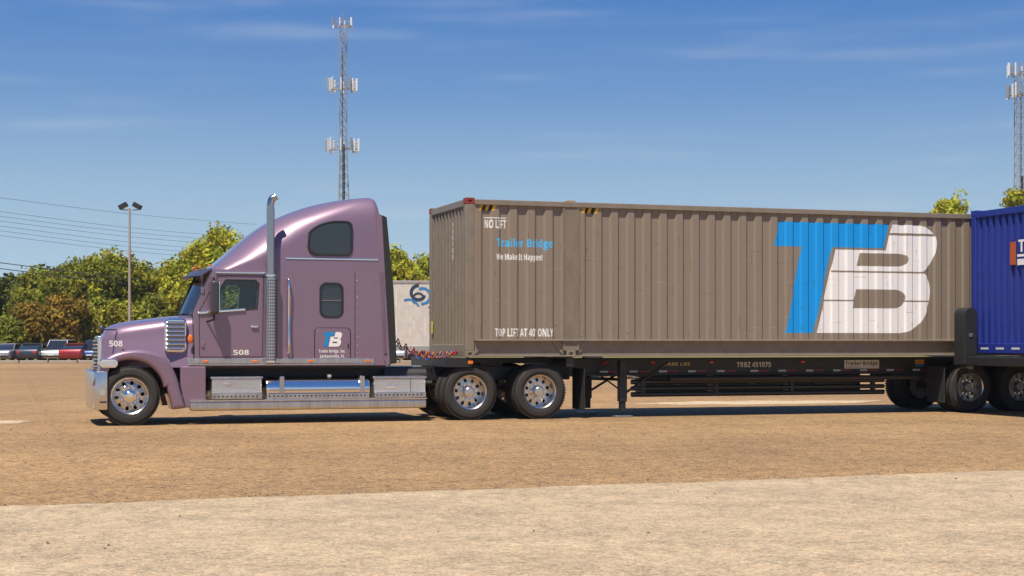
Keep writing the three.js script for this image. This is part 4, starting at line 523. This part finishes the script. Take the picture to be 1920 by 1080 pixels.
tower(1913, 230, 128, 3.2, 1.7, [[137, 24, 9, 1.9], [177, 26, 12, 2.0]], 'shorter lattice radio tower at the right edge behind the blue container');

// ------------------------------------------------------------------ trees
const leafClump = (seed, k) => { const r = rng(seed), pos = [], nor = []; for (let i = 0; i < k; i++) { const d = new THREE.Vector3(r() - .5, r() - .5, r() - .5).normalize(), c = d.clone().multiplyScalar(.15 + .45 * Math.cbrt(r())); const n = d.clone().multiplyScalar(.8).add(new THREE.Vector3(r() - .5, r() * .9, r() - .5)).normalize(); const a = new THREE.Vector3(r() - .5, r() - .5, r() - .5).cross(n).normalize(), b = a.clone().cross(n), s = .13 + .11 * r(); const P = [c.clone().addScaledVector(a, -s), c.clone().addScaledVector(b, s * .55), c.clone().addScaledVector(a, s), c.clone().addScaledVector(b, -s * .55)]; for (const q of [0, 1, 2, 0, 2, 3]) { pos.push(...P[q].toArray()); nor.push(...n.toArray()); } } const g = new THREE.BufferGeometry(); g.setAttribute('position', new THREE.Float32BufferAttribute(pos, 3)); g.setAttribute('normal', new THREE.Float32BufferAttribute(nor, 3)); return g; };
const clumps = [1, 2, 3].map((s) => leafClump(s * 17, 18));
const leafM = new THREE.MeshPhysicalMaterial({ color: lin(1, 1, 1), roughness: .9, transmission: .32, thickness: 0, side: THREE.DoubleSide, specularIntensity: .3 });
function tree(u, depth, topV, wide, col, label, seed, baseV) {
  const r = rng(seed), H = (644 - topV) / 2900 * depth + 1.42, x = (u - 960) / 2900 * depth, T = thing(baseV ? 'shrub' : 'broadleaf_tree', label, baseV ? 'shrub' : 'tree', far(x, depth), null), W = wide / 2900 * depth / 2;
  const g = [], low = baseV ? .1 : H * .2; const lean = (r() - .5) * .6;
  g.push(rod([0, 0, 0], [lean * .4, H * .4, 0], H * .018 + .05, 7, H * .013 + .03)); const lobes = [];
  const nl = baseV ? 9 : 24; for (let i = 0; i < nl; i++) { const t = i / nl, a = i * 2.4 + r(), hh = low + (H - low) * (.18 + .66 * (baseV ? r() : Math.pow(t, .8))), rad = W * (baseV ? .6 : (1 - Math.pow(Math.abs((hh - low) / (H - low) - .38) / .72, 1.8))) * (.45 + .4 * r()); const c = [Math.cos(a) * rad + lean, hh, Math.sin(a) * rad]; const s = Math.min(W * .46, (H - low) * .18) * (.55 + .75 * r()); lobes.push([c, s, s * (.6 + .25 * r())]); g.push(rod([lean * .3, H * .22 + (hh - H * .2) * .35, 0], c, H * .009 + .02, 5, .02)); }
  lobes.push([[lean, H - W * .28, 0], W * .4, Math.min(W * .3, H * .12)]);
  const tr = new THREE.Mesh(mergeGeometries(g.map(flat)), M.bark); tr.name = 'trunk'; tr.castShadow = true; T.add(tr);
  const n = Math.round(Math.min(3600, 560 * W)), m4 = new THREE.Matrix4(), q = new THREE.Quaternion(), cc = new THREE.Color();
  { const im = new THREE.InstancedMesh(clumps[seed % 3], leafM, n); im.name = 'crown'; im.userData.kind = 'stuff'; im.castShadow = im.receiveShadow = true; for (let i = 0; i < n; i++) { const [c, s, sy] = lobes[Math.floor(r() * lobes.length)]; const d = new THREE.Vector3(r() - .5, r() - .5, r() - .5).normalize().multiplyScalar(Math.pow(r(), .42)); const k = .7 + .5 * r() + (r() < .06 ? .5 : 0) + .5 * noise.noise(d.x * 3 + c[0], d.y * 3, d.z * 3 + seed); const p = new THREE.Vector3(c[0] + d.x * s * k, Math.max(.15, c[1] + d.y * sy * k), c[2] + d.z * s * k); q.setFromEuler(new THREE.Euler(r() * 6.3, r() * 6.3, r() * 6.3)); const z = (.6 + .75 * r()) * (depth > 140 ? 1.25 : 1); m4.compose(p, q, new THREE.Vector3(z, z, z)); im.setMatrixAt(i, m4); const b = .62 + .8 * r() * r() + .15 * r(), w = (r() - .5) * .35; cc.setRGB(col[0] * b * (1 + w), col[1] * b, col[2] * b * (1 - w)); im.setColorAt(i, cc); } T.add(im); }
  return T;
}
const OL = [.33, .315, .026], DK = [.12, .135, .018], YG = [.46, .45, .035], OR = [.31, .205, .025], MID = [.24, .245, .022];
[[-60, 150, 515, 150, DK, 'dark round tree partly cut by the left edge of the photo'], [20, 152, 522, 110, DK, 'dark low tree second from the left edge'], [75, 146, 506, 100, MID, 'mid green tree between the dark left trees and the broad olive one'], [150, 138, 486, 150, MID, 'broad olive tree left of the lamp pole'], [215, 136, 478, 140, OL, 'broad olive tree right behind the lamp pole'], [290, 140, 508, 110, OL, 'lower olive tree right of the lamp pole'], [350, 134, 476, 110, YG, 'yellow green tree just left of the tallest tree'], [418, 130, 430, 130, YG, 'tallest yellow green tree against the cab windscreen'], [470, 140, 470, 120, OL, 'olive tree behind the door mirror'], [545, 142, 490, 130, OL, 'olive tree seen only through the cab door window'], [640, 145, 500, 130, MID, 'olive tree hidden behind the sleeper cab'], [745, 128, 470, 105, YG, 'yellow green tree in the gap behind the cab, left one'], [795, 132, 482, 100, YG, 'yellow green tree in the gap beside the container front'], [1785, 150, 374, 130, YG, 'tree top peeping over the right end of the grey container'], [1905, 145, 362, 90, YG, 'tree top peeping over the dark blue container'], [1120, 160, 470, 200, MID, 'tree hidden behind the grey container']].forEach((a, i) => tree(...a, 100 + i * 13));
[[20, 126, 600, 90, MID, 'low green shrub at the far left behind the cars'], [60, 127, 574, 100, OR, 'orange tinted shrub left of the lamp pole base'], [112, 125, 560, 110, OR, 'tall rust coloured shrub left of the lamp pole'], [170, 127, 580, 100, OL, 'olive shrub below the broad tree'], [232, 126, 572, 110, OL, 'olive shrub behind the lamp pole foot'], [295, 127, 560, 110, MID, 'green shrub above the truck bonnet'], [355, 126, 548, 110, OL, 'olive shrub beside the cab windscreen'], [440, 127, 560, 110, MID, 'green shrub seen through the cab window'], [505, 126, 556, 110, MID, 'green shrub behind the exhaust stack']].forEach((a, i) => tree(...a, 500 + i * 11, 1));

renderer.render(scene, camera);
